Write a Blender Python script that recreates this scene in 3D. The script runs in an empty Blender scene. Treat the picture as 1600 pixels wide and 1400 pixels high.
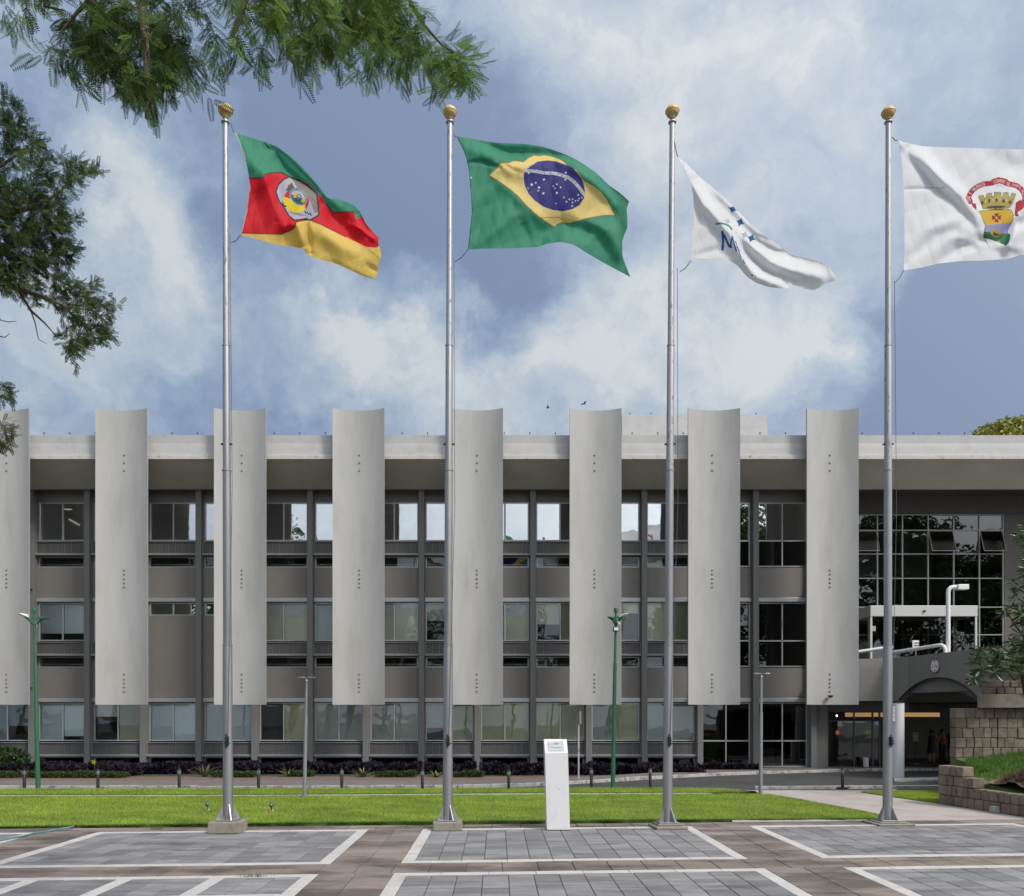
import bpy, math, random
import numpy as np
from mathutils import Vector, Matrix
random.seed(7); np.random.seed(7)
SC = bpy.context.scene
COL = SC.collection
R = math.radians
# ------------------------------------------------------------------ camera
FPX, CX, HY, EYE = 1300.0, 755.0, 1117.0, 2.4
cam = bpy.data.cameras.new('camera'); camo = bpy.data.objects.new('camera', cam); COL.objects.link(camo)
camo.location = (0, 0, EYE); camo.rotation_euler = (R(90), 0, 0)
cam.sensor_fit = 'HORIZONTAL'; cam.sensor_width = 36; cam.lens = 36 * FPX / 1600
cam.shift_x = (800 - CX) / 1600; cam.shift_y = (HY - 700) / 1600
cam.clip_start = 0.1; cam.clip_end = 3000
SC.camera = camo
def at(x, y, Y): return Vector(((x - CX) * Y / FPX, Y, EYE - (y - HY) * Y / FPX))
def g(x, y, z=0.0):
    Y = (EYE - z) * FPX / (y - HY); return Vector(((x - CX) * Y / FPX, Y, z))
def zy(y, Y): return EYE - (y - HY) * Y / FPX
def xx(x, Y): return (x - CX) * Y / FPX
# ------------------------------------------------------------------ render look
SC.view_settings.view_transform = 'Standard'; SC.view_settings.look = 'None'
SC.view_settings.gamma = 1; SC.view_settings.use_curve_mapping = False
EXPO = 0.5; SC.view_settings.exposure = EXPO
SC.render.engine = 'CYCLES'
SC.cycles.max_bounces = 7; SC.cycles.transparent_max_bounces = 12; SC.cycles.use_denoising = True
# ------------------------------------------------------------------ sun
S_AZ, S_EL = 134.0, 46.0       # azimuth from +Y clockwise, elevation
sv = Vector((math.sin(R(S_AZ)) * math.cos(R(S_EL)), math.cos(R(S_AZ)) * math.cos(R(S_EL)), math.sin(R(S_EL))))
sl = bpy.data.lights.new('sun', 'SUN'); sl.energy = 1.75; sl.angle = R(12); sl.color = (1.0, 0.965, 0.91)
slo = bpy.data.objects.new('sun', sl); COL.objects.link(slo)
slo.rotation_euler = sv.to_track_quat('Z', 'Y').to_euler()
# ------------------------------------------------------------------ world
W = bpy.data.worlds.new('World'); SC.world = W; W.use_nodes = True
nt = W.node_tree; N = nt.nodes; L = nt.links; N.clear()
def nd(t, **k):
    n = N.new(t)
    for a, b in k.items(): setattr(n, a, b)
    return n
def mth(op, a, b=None, c=None):
    n = nd('ShaderNodeMath', operation=op)
    for i, v in enumerate((a, b, c)):
        if v is None: continue
        if isinstance(v, (int, float)): n.inputs[i].default_value = v
        else: L.new(v, n.inputs[i])
    return n.outputs[0]
out = nd('ShaderNodeOutputWorld'); bg = nd('ShaderNodeBackground'); L.new(bg.outputs[0], out.inputs[0])
bg.inputs[1].default_value = 0.1
sky = nd('ShaderNodeTexSky', sky_type='NISHITA', sun_disc=False)
sky.sun_elevation = R(S_EL); sky.sun_rotation = R(S_AZ); sky.air_density = 1.2; sky.dust_density = 2
tc = nd('ShaderNodeTexCoord')
nrm = nd('ShaderNodeVectorMath', operation='NORMALIZE'); L.new(tc.outputs['Generated'], nrm.inputs[0])
D = nrm.outputs[0]
wn = nd('ShaderNodeTexNoise'); wn.inputs['Scale'].default_value = 6.5; wn.inputs['Detail'].default_value = 7; wn.inputs['Roughness'].default_value = 0.57
L.new(D, wn.inputs['Vector'])
ws = nd('ShaderNodeVectorMath', operation='SUBTRACT'); L.new(wn.outputs['Color'], ws.inputs[0]); ws.inputs[1].default_value = (.5, .5, .5)
wsc = nd('ShaderNodeVectorMath', operation='SCALE'); L.new(ws.outputs[0], wsc.inputs[0]); wsc.inputs['Scale'].default_value = 0.30
wa = nd('ShaderNodeVectorMath', operation='ADD'); L.new(D, wa.inputs[0]); L.new(wsc.outputs[0], wa.inputs[1])
wd = nd('ShaderNodeVectorMath', operation='NORMALIZE'); L.new(wa.outputs[0], wd.inputs[0])
WD = wd.outputs[0]
# cloud masses of the photographed sky: (x, y, radius in photo pixels, lighter or darker)
BL = [(235,330,110,.5),(300,500,110,.45),(60,560,110,.2),(180,620,80,.15),(560,490,85,.55),(500,560,80,.3),(640,570,100,.45),(760,600,110,.35),(930,500,80,.4),(1000,560,110,.45),(1230,560,110,.5),(1260,510,60,.3),
      (850,90,110,.35),(1050,90,170,.55),(1250,60,150,.35),(1450,180,150,.35),(1180,300,150,.25),(1380,330,120,.2),(960,200,100,.2),(120,330,60,-.2),
      (100,120,160,-.05),(350,180,100,-.3),(520,280,130,-.5),(650,380,120,-.4),(440,430,80,-.35),(790,470,95,-.55),(850,420,70,-.3),(400,590,100,-.3),(540,620,60,-.25),(1450,520,170,-.45),(1540,400,90,-.35),(1480,620,110,-.35),(300,640,90,-.1),(700,230,90,-.2),(620,140,90,-.25),(1560,60,90,-.35),(300,110,60,.1)]
acc = None
for (x, y, r, w) in BL:
    d0 = (at(x, y, 1) - Vector((0, 0, EYE))).normalized()
    s = (r / FPX) * d0.y
    dp = nd('ShaderNodeVectorMath', operation='DOT_PRODUCT'); L.new(WD, dp.inputs[0]); dp.inputs[1].default_value = d0
    e = mth('EXPONENT', mth('MULTIPLY', mth('SUBTRACT', dp.outputs['Value'], 1.0), 1.0 / (s * s)))
    w *= (.50 if (x > 820 and y < 350) else .92) if w > 0 else .82
    acc = mth('MULTIPLY', e, w) if acc is None else mth('MULTIPLY_ADD', e, w, acc)
n1 = nd('ShaderNodeTexNoise'); n1.inputs['Scale'].default_value = 3.2; n1.inputs['Detail'].default_value = 9; n1.inputs['Roughness'].default_value = 0.55
n1.inputs['Distortion'].default_value = 0.35; L.new(D, n1.inputs['Vector'])
n2 = nd('ShaderNodeTexNoise'); n2.inputs['Scale'].default_value = 11; n2.inputs['Detail'].default_value = 8; n2.inputs['Roughness'].default_value = 0.6
L.new(WD, n2.inputs['Vector'])
t = mth('ADD', acc, mth('MULTIPLY_ADD', n1.outputs['Fac'], 0.85, -0.05))
t = mth('ADD', t, mth('MULTIPLY_ADD', n2.outputs['Fac'], 1.05, -0.525))
n3 = nd('ShaderNodeTexNoise'); n3.inputs['Scale'].default_value = 27; n3.inputs['Detail'].default_value = 8; n3.inputs['Roughness'].default_value = 0.6; n3.inputs['Distortion'].default_value = .1
L.new(D, n3.inputs['Vector'])
t = mth('ADD', t, mth('MULTIPLY_ADD', n3.outputs['Fac'], 0.34, -0.17))
rp = nd('ShaderNodeValToRGB'); L.new(t, rp.inputs[0])
cr = rp.color_ramp; cr.interpolation = 'B_SPLINE'
cr.elements[0].position = 0.0; cr.elements[0].color = (.140, .215, .365, 1)
cr.elements[1].position = 1.0; cr.elements[1].color = (.60, .65, .69, 1)
for p, c in ((.22, (.180, .265, .425, 1)), (.45, (.268, .362, .510, 1)), (.65, (.365, .452, .570, 1)), (.85, (.485, .55, .62, 1))):
    e = cr.elements.new(p); e.color = c
# the cloud layer is thinner and brighter round the veiled sun, behind and to the right of the camera
dp = nd('ShaderNodeVectorMath', operation='DOT_PRODUCT'); L.new(D, dp.inputs[0]); dp.inputs[1].default_value = sv
gl = mth('EXPONENT', mth('MULTIPLY', mth('SUBTRACT', dp.outputs['Value'], 1.0), 3.0))
cs = nd('ShaderNodeVectorMath', operation='SCALE'); L.new(rp.outputs['Color'], cs.inputs[0]); cs.inputs['Scale'].default_value = 10 / 2 ** EXPO * .98
wg = nd('ShaderNodeVectorMath', operation='SCALE'); wg.inputs[0].default_value = (1.0, .955, .89); L.new(mth('MULTIPLY', gl, 10 / 2 ** EXPO * 1.9), wg.inputs['Scale'])
ca = nd('ShaderNodeVectorMath', operation='ADD'); L.new(cs.outputs[0], ca.inputs[0]); L.new(wg.outputs[0], ca.inputs[1])
mx = nd('ShaderNodeMix', data_type='RGBA'); mx.inputs['Factor'].default_value = 0.97
L.new(sky.outputs[0], mx.inputs['A']); L.new(ca.outputs[0], mx.inputs['B']); L.new(mx.outputs['Result'], bg.inputs[0])
# ------------------------------------------------------------------ materials
def lin(c): return tuple(((v / 255) / 12.92 if v / 255 <= .04045 else ((v / 255 + .055) / 1.055) ** 2.4) for v in c)
MATS = {}
def mat(name, col, rough=.6, metal=0, var=.12, scale=4, detail=6, bump=0.0, bscale=60, obj_var=0.0, col2=None, p2=(.45, .62), s2=2.0, spec=.5, trans=0, coord='Object', stretch=None, attr=None):
    if name in MATS: return MATS[name]
    m = bpy.data.materials.new(name); m.use_nodes = True; t = m.node_tree; n = t.nodes; l = t.links
    b = n['Principled BSDF']; b.inputs['Roughness'].default_value = rough; b.inputs['Metallic'].default_value = metal
    b.inputs['Specular IOR Level'].default_value = spec
    tc = n.new('ShaderNodeTexCoord'); vec = tc.outputs[coord] if coord != 'World' else n.new('ShaderNodeNewGeometry').outputs['Position']
    if stretch:
        mp = n.new('ShaderNodeMapping'); mp.inputs['Scale'].default_value = stretch; l.new(vec, mp.inputs[0]); vec = mp.outputs[0]
    nz = n.new('ShaderNodeTexNoise'); nz.inputs['Scale'].default_value = scale; nz.inputs['Detail'].default_value = detail; nz.inputs['Roughness'].default_value = .62
    l.new(vec, nz.inputs['Vector'])
    mr = n.new('ShaderNodeMapRange'); mr.inputs['From Min'].default_value = .28; mr.inputs['From Max'].default_value = .72
    mr.inputs['To Min'].default_value = 1 - var; mr.inputs['To Max'].default_value = 1 + var; l.new(nz.outputs['Fac'], mr.inputs['Value'])
    base = n.new('ShaderNodeRGB'); base.outputs[0].default_value = (*col, 1); cur = base.outputs[0]
    if attr:
        at_ = n.new('ShaderNodeAttribute'); at_.attribute_name = attr; cur = at_.outputs['Color']
    if col2:
        nz2 = n.new('ShaderNodeTexNoise'); nz2.inputs['Scale'].default_value = s2; nz2.inputs['Detail'].default_value = 8; nz2.inputs['Roughness'].default_value = .65; l.new(vec, nz2.inputs['Vector'])
        m2 = n.new('ShaderNodeMapRange'); m2.inputs['From Min'].default_value = p2[0]; m2.inputs['From Max'].default_value = p2[1]; l.new(nz2.outputs['Fac'], m2.inputs['Value'])
        mc = n.new('ShaderNodeMix'); mc.data_type = 'RGBA'; l.new(m2.outputs[0], mc.inputs['Factor']); l.new(cur, mc.inputs['A']); mc.inputs['B'].default_value = (*col2, 1); cur = mc.outputs['Result']
    val = mr.outputs[0]
    if obj_var:
        oi = n.new('ShaderNodeObjectInfo'); mo = n.new('ShaderNodeMapRange'); mo.inputs['To Min'].default_value = 1 - obj_var; mo.inputs['To Max'].default_value = 1 + obj_var
        l.new(oi.outputs['Random'], mo.inputs['Value']); mm = n.new('ShaderNodeMath'); mm.operation = 'MULTIPLY'; l.new(val, mm.inputs[0]); l.new(mo.outputs[0], mm.inputs[1]); val = mm.outputs[0]
    sc_ = n.new('ShaderNodeVectorMath'); sc_.operation = 'SCALE'; l.new(cur, sc_.inputs[0]); l.new(val, sc_.inputs['Scale'])
    l.new(sc_.outputs[0], b.inputs['Base Color'])
    if bump:
        nb = n.new('ShaderNodeTexNoise'); nb.inputs['Scale'].default_value = bscale; nb.inputs['Detail'].default_value = 4; l.new(vec, nb.inputs['Vector'])
        bp = n.new('ShaderNodeBump'); bp.inputs['Strength'].default_value = bump; bp.inputs['Distance'].default_value = .02; l.new(nb.outputs['Fac'], bp.inputs['Height']); l.new(bp.outputs[0], b.inputs['Normal'])
    if trans:
        tr = n.new('ShaderNodeBsdfTranslucent'); l.new(sc_.outputs[0], tr.inputs['Color']); ms = n.new('ShaderNodeMixShader'); ms.inputs[0].default_value = trans
        l.new(b.outputs[0], ms.inputs[1]); l.new(tr.outputs[0], ms.inputs[2]); l.new(ms.outputs[0], n['Material Output'].inputs[0])
    MATS[name] = m; return m
def glass(name, refl, tint=(.75, .78, .76)):
    m = bpy.data.materials.new(name); m.use_nodes = True; t = m.node_tree; n = t.nodes; l = t.links; n.remove(n['Principled BSDF'])
    a = n.new('ShaderNodeBsdfTransparent'); a.inputs[0].default_value = (*tint, 1)
    b = n.new('ShaderNodeBsdfGlossy'); b.inputs['Roughness'].default_value = .012; b.inputs[0].default_value = (.97, 1, .99, 1)
    tc = n.new('ShaderNodeTexCoord'); nz = n.new('ShaderNodeTexNoise'); nz.inputs['Scale'].default_value = .8; l.new(tc.outputs['Object'], nz.inputs['Vector'])
    bp = n.new('ShaderNodeBump'); bp.inputs['Strength'].default_value = .25; bp.inputs['Distance'].default_value = .03; l.new(nz.outputs['Fac'], bp.inputs['Height']); l.new(bp.outputs[0], b.inputs['Normal'])
    f = n.new('ShaderNodeFresnel'); f.inputs[0].default_value = 1.5; ad = n.new('ShaderNodeMath'); ad.operation = 'ADD'; ad.use_clamp = True; l.new(f.outputs[0], ad.inputs[0]); ad.inputs[1].default_value = refl
    x = n.new('ShaderNodeMixShader'); l.new(ad.outputs[0], x.inputs[0]); l.new(a.outputs[0], x.inputs[1]); l.new(b.outputs[0], x.inputs[2]); l.new(x.outputs[0], n['Material Output'].inputs[0])
    return m
def emit(name, col, s):
    m = bpy.data.materials.new(name); m.use_nodes = True; b = m.node_tree.nodes['Principled BSDF']
    b.inputs['Base Color'].default_value = (*col, 1); b.inputs['Emission Color'].default_value = (*col, 1); b.inputs['Emission Strength'].default_value = s
    return m
M = dict(
 fin=mat('painted_concrete_fin', (.395, .388, .375), .6, obj_var=.03, var=.06, scale=1.2, bump=.05, bscale=30, col2=(.33, .32, .295), p2=(.46, .74), s2=1.3, stretch=(1, 1, .22), coord='World'),
 fascia=mat('pale_concrete', (.43, .425, .415), .6, var=.07, scale=2, bump=.08, bscale=25, coord='World', col2=(.37, .36, .34), p2=(.52, .72), s2=1.2),
 lip=mat('weathered_lip', (.5, .48, .45), .7, var=.1, scale=5, col2=(.25, .22, .19), p2=(.58, .66), s2=3.5, bump=.3, bscale=20),
 soffit=mat('soffit_paint', (.52, .475, .425), .7, var=.10, scale=.8, bump=.1, bscale=15),
 wall=mat('grey_brown_paint', (.195, .183, .17), .6, var=.06, scale=1.4, bump=.05, coord='World', col2=(.16, .152, .142), p2=(.5, .8), s2=.7),
 column=mat('column_paint', (.175, .172, .168), .6, var=.06, scale=2, stretch=(1, 1, .3)),
 spand=mat('spandrel_panel', (.085, .082, .08), .5, var=.06, obj_var=.08, stretch=(1, 1, .3)),
 alu=mat('aluminium_frame', (.50, .51, .52), .4, .5, var=.05),
 adark=mat('dark_frame', (.10, .10, .10), .45, .4, var=.05),
 ledge=mat('ledge_grey', (.25, .25, .25), .5, .2, var=.06),
 interior=mat('interior_dark', (.16, .155, .14), .8, var=.2, scale=1),
 blue=mat('blue_white_blind', (.76, .86, .92), .7, var=.04, stretch=(1, 1, 6)),
 beige=mat('beige_blind', (.86, .86, .72), .7, var=.04),
 white=mat('white_blind', (.8, .82, .84), .7, var=.03),
 olive=mat('olive_blind', (.60, .59, .41), .7, var=.05),
 gg=mat('grey_green_blind', (.52, .56, .54), .7, var=.05),
 slate=mat('slate_blind', (.25, .27, .27), .7, var=.05),
 grass=mat('lawn_soil', (.07, .13, .022), .9, var=.25, scale=1.2, bump=.5, bscale=40),
 porchp=mat('porch_white', (.5, .5, .49), .4, var=.03),
 blade=mat('grass_blade', (.15, .26, .03), .55, var=.2, scale=.7, trans=.3, attr='tone', spec=.25),
 soil=mat('bed_soil', (.16, .105, .075), .95, var=.3, scale=3, bump=.6, bscale=20),
 asphalt=mat('asphalt', (.055, .055, .055), .75, var=.2, scale=2, bump=.3, bscale=90, col2=(.04, .04, .038), s2=.6),
 pave=mat('far_pavement', (.15, .135, .125), .8, var=.15, scale=2, bump=.2),
 kerb=mat('kerb_stone', (.42, .41, .39), .8, var=.18, scale=3, col2=(.20, .19, .18), p2=(.5, .6), s2=4, bump=.4, bscale=25),
 path=mat('path_concrete', (.40, .35, .32), .8, var=.1, scale=1.5, col2=(.31, .27, .25), p2=(.48, .7), s2=1.1, bump=.15, bscale=50),
 mortar=mat('mortar', (.075, .068, .06), .95, var=.2),
 gtile=mat('grey_slate_tile', (.215, .209, .210), .6, var=.24, scale=2.6, obj_var=.24, col2=(.115, .112, .112), p2=(.50, .68), s2=1.1, bump=.5, bscale=26, coord='World', stretch=(.45, 2.2, 1)),
 btile=mat('brown_slate_tile', (.225, .183, .157), .7, var=.22, scale=2.2, obj_var=.16, col2=(.10, .08, .066), p2=(.46, .60), s2=.75, bump=.5, bscale=26, stretch=(.6, 1.6, 1), coord='World'),
 wtile=mat('white_border_stone', (.50, .475, .45), .7, var=.09, scale=3, obj_var=.05, bump=.2, col2=(.40, .375, .35), p2=(.55, .7), s2=2, coord='World'),
 plinth=mat('plinth_concrete', (.26, .235, .19), .85, var=.14, scale=5, bump=.3, bscale=50, col2=(.17, .155, .125), p2=(.5, .7), s2=3),
 steel=mat('galvanised_steel', (.36, .355, .36), .4, .75, var=.1, scale=3, col2=(.30, .28, .27), p2=(.61, .67), s2=5, stretch=(3, 3, .6)),
 steelw=mat('scuffed_steel', (.40, .39, .39), .45, .6, var=.12, scale=5, col2=(.20, .185, .175), p2=(.56, .62), s2=5, stretch=(4, 4, .9)),
 gold=mat('aged_gold_ball', (.62, .42, .17), .5, .2, var=.08, scale=6),
 black=mat('black_metal', (.022, .022, .022), .45, .2),
 green=mat('green_paint', (.035, .15, .085), .4, .1, var=.1),
 greypaint=mat('grey_paint', (.30, .305, .31), .45, .4, var=.1),
 whitep=mat('white_paint', (.72, .71, .72), .4, var=.03, scale=2),
 rope=mat('rope', (.10, .10, .12), .9),
 stone=mat('grey_stone_block', (.195, .155, .118), .88, var=.24, scale=7, obj_var=.2, bump=.9, bscale=22, col2=(.12, .10, .082), p2=(.48, .68), s2=3.3, coord='World'),
 cap=mat('stained_concrete', (.25, .22, .18), .85, var=.18, scale=4, bump=.5, bscale=20, col2=(.15, .125, .10), p2=(.48, .66), s2=2),
 mulch=mat('dry_clippings', (.13, .085, .055), .95, var=.3, trans=.15, attr='tone'),
 bark=mat('bark', (.10, .075, .055), .9, var=.25, bump=.6, bscale=30),
 barkl=mat('pale_bark', (.20, .155, .12), .9, var=.25, bump=.5, bscale=30),
 leafa=mat('feathery_leaf', (.045, .105, .02), .65, var=.15, trans=.3, attr='tone', spec=.12),
 leafb=mat('dark_leaf', (.05, .085, .035), .7, trans=.25, attr='tone', spec=.1),
 leafc=mat('glossy_leaf', (.045, .08, .03), .28, trans=.15, attr='tone', spec=.7),
 leafp=mat('purple_leaf', (.02, .014, .022), .7, spec=.2, trans=.05, attr='tone'),
 leafy=mat('yellow_leaf', (.22, .2, .04), .6, trans=.3, attr='tone'),
)
G_WIN = glass('window_glass', .02, (.95, .96, .95)); G_TOP = glass('mirror_glass', .58, (.92, .93, .92)); G_DARK = glass('tinted_glass', .05, (.5, .5, .48))
# ------------------------------------------------------------------ mesh helpers
class MB:
    def __init__(s): s.v = []; s.f = []
    def add(s, vs, fs):
        o = len(s.v); s.v += [tuple(v) for v in vs]; s.f += [tuple(i + o for i in f) for f in fs]; return s
    def box(s, x0, x1, y0, y1, z0, z1):
        return s.add([(x0,y0,z0),(x1,y0,z0),(x1,y1,z0),(x0,y1,z0),(x0,y0,z1),(x1,y0,z1),(x1,y1,z1),(x0,y1,z1)],
                     [(0,3,2,1),(4,5,6,7),(0,1,5,4),(1,2,6,5),(2,3,7,6),(3,0,4,7)])
    def prism(s, pts, z0, z1):
        n = len(pts); a = sum(pts[i][0]*pts[(i+1)%n][1]-pts[(i+1)%n][0]*pts[i][1] for i in range(n))
        if a < 0: pts = pts[::-1]
        f = lambda z, p: z if isinstance(z, (int, float)) else z(p[0], p[1])
        return s.add([(p[0],p[1],f(z0,p)) for p in pts]+[(p[0],p[1],f(z1,p)) for p in pts],
                     [tuple(range(n))[::-1], tuple(range(n,2*n))]+[(i,(i+1)%n,(i+1)%n+n,i+n) for i in range(n)])
    def loft(s, rings, caps=True, closed=True):
        n = len(rings[0]); m = len(rings); vs = [p for r in rings for p in r]; fs = []
        for k in range(m-1):
            for i in range(n if closed else n-1):
                j = (i+1) % n; fs.append((k*n+i, k*n+j, (k+1)*n+j, (k+1)*n+i))
        if caps: fs += [tuple(range(n))[::-1], tuple(range((m-1)*n, m*n))]
        return s.add(vs, fs)
    def tube(s, pts, r, n=10, caps=True):
        pts = [Vector(p) for p in pts]; rs = r if isinstance(r, (list, tuple)) else [r]*len(pts); rings = []
        prev = None
        for i, p in enumerate(pts):
            d = (pts[min(i+1, len(pts)-1)] - pts[max(i-1, 0)]).normalized()
            u = d.cross(Vector((0, 1, 0)) if abs(d.y) < .9 else Vector((1, 0, 0))).normalized() if prev is None else (prev - d*prev.dot(d)).normalized()
            prev = u; w = d.cross(u)
            rings.append([p + (u*math.cos(2*math.pi*k/n) + w*math.sin(2*math.pi*k/n))*rs[i] for k in range(n)])
        return s.loft(rings, caps)
    def lathe(s, c, prof, n=20):
        return s.loft([[(c[0]+r*math.cos(2*math.pi*k/n), c[1]+r*math.sin(2*math.pi*k/n), c[2]+z) for k in range(n)] for r, z in prof])
    def build(s, name, m, parent=None, smooth=False, bevel=0, loc=None, rot=None):
        me = bpy.data.meshes.new(name); me.from_pydata(s.v, [], s.f); me.materials.append(m); me.validate()
        if smooth: me.shade_smooth(); me.set_sharp_from_angle(angle=R(40))
        o = bpy.data.objects.new(name, me); COL.objects.link(o)
        if parent is not None: o.parent = parent
        if loc is not None: o.location = loc
        if rot is not None: o.rotation_euler = rot
        if bevel:
            b = o.modifiers.new('bevel', 'BEVEL'); b.width = bevel; b.segments = 2; b.limit_method = 'ANGLE'
        return o
def tag(o, label=None, cat=None, group=None, kind=None):
    for k, v in (('label', label), ('category', cat), ('group', group), ('kind', kind)):
        if v: o[k] = v
    return o
def empty(name, loc=(0, 0, 0), rz=0):
    o = bpy.data.objects.new(name, None); COL.objects.link(o); o.location = loc; o.rotation_euler = (0, 0, rz); return o
def inst(src, parent, loc, rot=(0, 0, 0), name=None):
    c = src.copy(); COL.objects.link(c); c.parent = parent; c.location = loc; c.rotation_euler = rot
    return c
def copy_tree(o, parent=None):
    c = o.copy(); COL.objects.link(c); c.parent = parent
    for ch in list(o.children): copy_tree(ch, c)
    return c
def np_mesh(name, V, F, m, parent=None, tone=None, smooth=False):
    me = bpy.data.meshes.new(name); nv, nf, k = len(V), len(F), F.shape[1]
    me.vertices.add(nv); me.vertices.foreach_set('co', V.astype(np.float32).ravel())
    me.loops.add(nf*k); me.loops.foreach_set('vertex_index', F.astype(np.int32).ravel())
    me.polygons.add(nf); me.polygons.foreach_set('loop_start', np.arange(0, nf*k, k, dtype=np.int32))
    if tone is not None:
        a = me.color_attributes.new('tone', 'FLOAT_COLOR', 'POINT'); c = np.ones((nv, 4), np.float32); c[:, :3] = tone; a.data.foreach_set('color', c.ravel())
    me.materials.append(m); me.update(); me.validate()
    if smooth: me.shade_smooth()
    o = bpy.data.objects.new(name, me); COL.objects.link(o)
    if parent is not None: o.parent = parent
    return o
def in_poly(P, poly):
    x, y = P[:, 0], P[:, 1]; c = np.zeros(len(P), bool); n = len(poly)
    for i in range(n):
        x0, y0 = poly[i]; x1, y1 = poly[(i+1) % n]
        if y0 == y1: continue
        k = (y0 > y) != (y1 > y); c ^= k & (x < (x1-x0)*(y-y0)/(y1-y0)+x0)
    return c
def sample_poly(poly, n):
    P = np.array([[p[0], p[1]] for p in poly], float); lo, hi = P.min(0), P.max(0); o = np.zeros((0, 2))
    while len(o) < n:
        q = lo + np.random.rand(n*2, 2)*(hi-lo); o = np.vstack([o, q[in_poly(q, P)]])
    return o[:n]
# ================================================================== GROUND
def struct(mb, name, m, **k): return tag(mb.build(name, m, **k), kind='structure')
struct(MB().prism([(-600,-300),(600,-300),(600,900),(-600,900)], -.9, -.3), 'ground', M['asphalt'])
struct(MB().prism([(-40,20),(60,20),(60,60),(-40,60)], -.28, -.12), 'road', M['asphalt'])
# plaza axes: rows run along A, cross joints along B
def P(a, b, z=0.0): return Vector((a + .0169*b, b + .07*a, z))
sk = Matrix(((1, .0169, 0, 0), (.07, 1, 0, 0), (0, 0, 1, 0), (0, 0, 0, 1)))
plaza = struct(MB().prism([P(-13,-8)[:2], P(14.5,-8)[:2], P(14.5,18.3)[:2], P(-13,18.3)[:2]], -.28, -.014), 'plaza', M['mortar'])
def rj(v): return random.uniform(-v, v)
TB = {}
def tile(parent, name, m, a0, a1, b0, b1, gap=.006, zt=0.0):
    w, d = round(a1-a0-2*gap, 3), round(b1-b0-2*gap, 3); key = (name, w, d)
    if key not in TB:
        c = .006; mb = MB()
        mb.add([(-w/2,-d/2,-.02),(w/2,-d/2,-.02),(w/2,d/2,-.02),(-w/2,d/2,-.02),(-w/2,-d/2,-c),(w/2,-d/2,-c),(w/2,d/2,-c),(-w/2,d/2,-c),
                (-w/2+c,-d/2+c,0),(w/2-c,-d/2+c,0),(w/2-c,d/2-c,0),(-w/2+c,d/2-c,0)],
               [(0,1,5,4),(1,2,6,5),(2,3,7,6),(3,0,4,7),(4,5,9,8),(5,6,10,9),(6,7,11,10),(7,4,8,11),(8,9,10,11)])
        me = bpy.data.meshes.new(name); me.from_pydata(mb.v, [], mb.f); me.materials.append(m)
        # sheared to the paving's own axes
        me.transform(sk); TB[key] = me
    o = bpy.data.objects.new(name, TB[key]); COL.objects.link(o); o.parent = parent
    p = P((a0+a1)/2, (b0+b1)/2, zt + rj(.0022)); o.location = p; o.rotation_euler = (rj(.004), rj(.004), rj(.002))
    return o
def tile_field(parent, a0, a1, b0, b1, w, d, name='grey_tile', m=None, stag=.35):
    m = m or M['gtile']; na = max(1, round((a1-a0)/w)); w = (a1-a0)/na
    for i in range(na):
        off = random.choice((0, 0, .5, .3))*d*stag*2; b = b0; first = True
        while b < b1-.02:
            e = b + (d - off if first and off > .05 else d*random.choice((1, 1, 1, 1.5, .75))); first = False
            if b1 - e < .12: e = b1
            tile(parent, name, m, a0+i*w, a0+(i+1)*w, b, min(e, b1)); b = e
def strips_a(parent, a, w, b0, b1, n=3):
    for i in range(n): tile(parent, 'white_border_stone', M['wtile'], a, a+w, b0+(b1-b0)*i/n, b0+(b1-b0)*(i+1)/n, .002, .001)
def strips_b(parent, b, w, a0, a1, ln=.75):
    n = max(1, round((a1-a0)/ln))
    for i in range(n): tile(parent, 'white_border_stone', M['wtile'], a0+(a1-a0)*i/n, a0+(a1-a0)*(i+1)/n, b, b+w, .002, .001)
def panel(a0, a1, b0, b1, wl, front=False):
    e = struct(MB().prism([P(a0,b0)[:2], P(a1,b0)[:2], P(a1,b1)[:2], P(a0,b1)[:2]], -.013, -.009), 'grey_paving_panel', M['mortar'])
    ws = .2
    strips_b(e, b1-ws, ws, a0, a1)
    strips_a(e, a0, wl, b0, b1-ws, 4); strips_a(e, a1-wl, wl, b0, b1-ws, 4)
    if not front: strips_b(e, b0, ws, a0+wl, a1-wl)
    return e, (a0+wl, a1-wl, b0+(0 if front else ws), b1-ws)
for (a0, a1) in ((-13, -9.33), (-8.2, -2.70), (-1.57, 4.19), (5.45, 11.45)):
    e, r = panel(a0, a1, 13.59, 17.63, .21); tile_field(e, *r, .395, .40)
for k, (a0, a1) in enumerate(((-13, -9.33), (-8.2, -2.70), (-1.57, 4.19), (5.45, 11.45))):
    if k < 2:
        e, r = panel(a0, a1, 9.2, 12.73, .21, True); n = 4 if k == 1 else 3; st = (r[1]-r[0]+.21)/n
        bb = [r[2], 11.2, r[3]]
        for i in range(1, n): strips_a(e, r[0]-.21+i*st, .21, 9.2, 11.2, 2); strips_a(e, r[0]-.21+i*st, .21, 11.35, r[3], 1)
        strips_b(e, 11.2, .15, r[0], r[1])
        for i in range(n):
            x0 = r[0]+i*st; tile_field(e, x0, x0+st-.21, 11.35, r[3], .4, .45); tile_field(e, x0, x0+st-.21, 9.9, 11.2, .4, .43)
    else:
        e, r = panel(a0, a1, 9.2, 12.73, .21, True); tile_field(e, r[0], r[1], 10.3, r[3], .395, .42)
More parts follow.
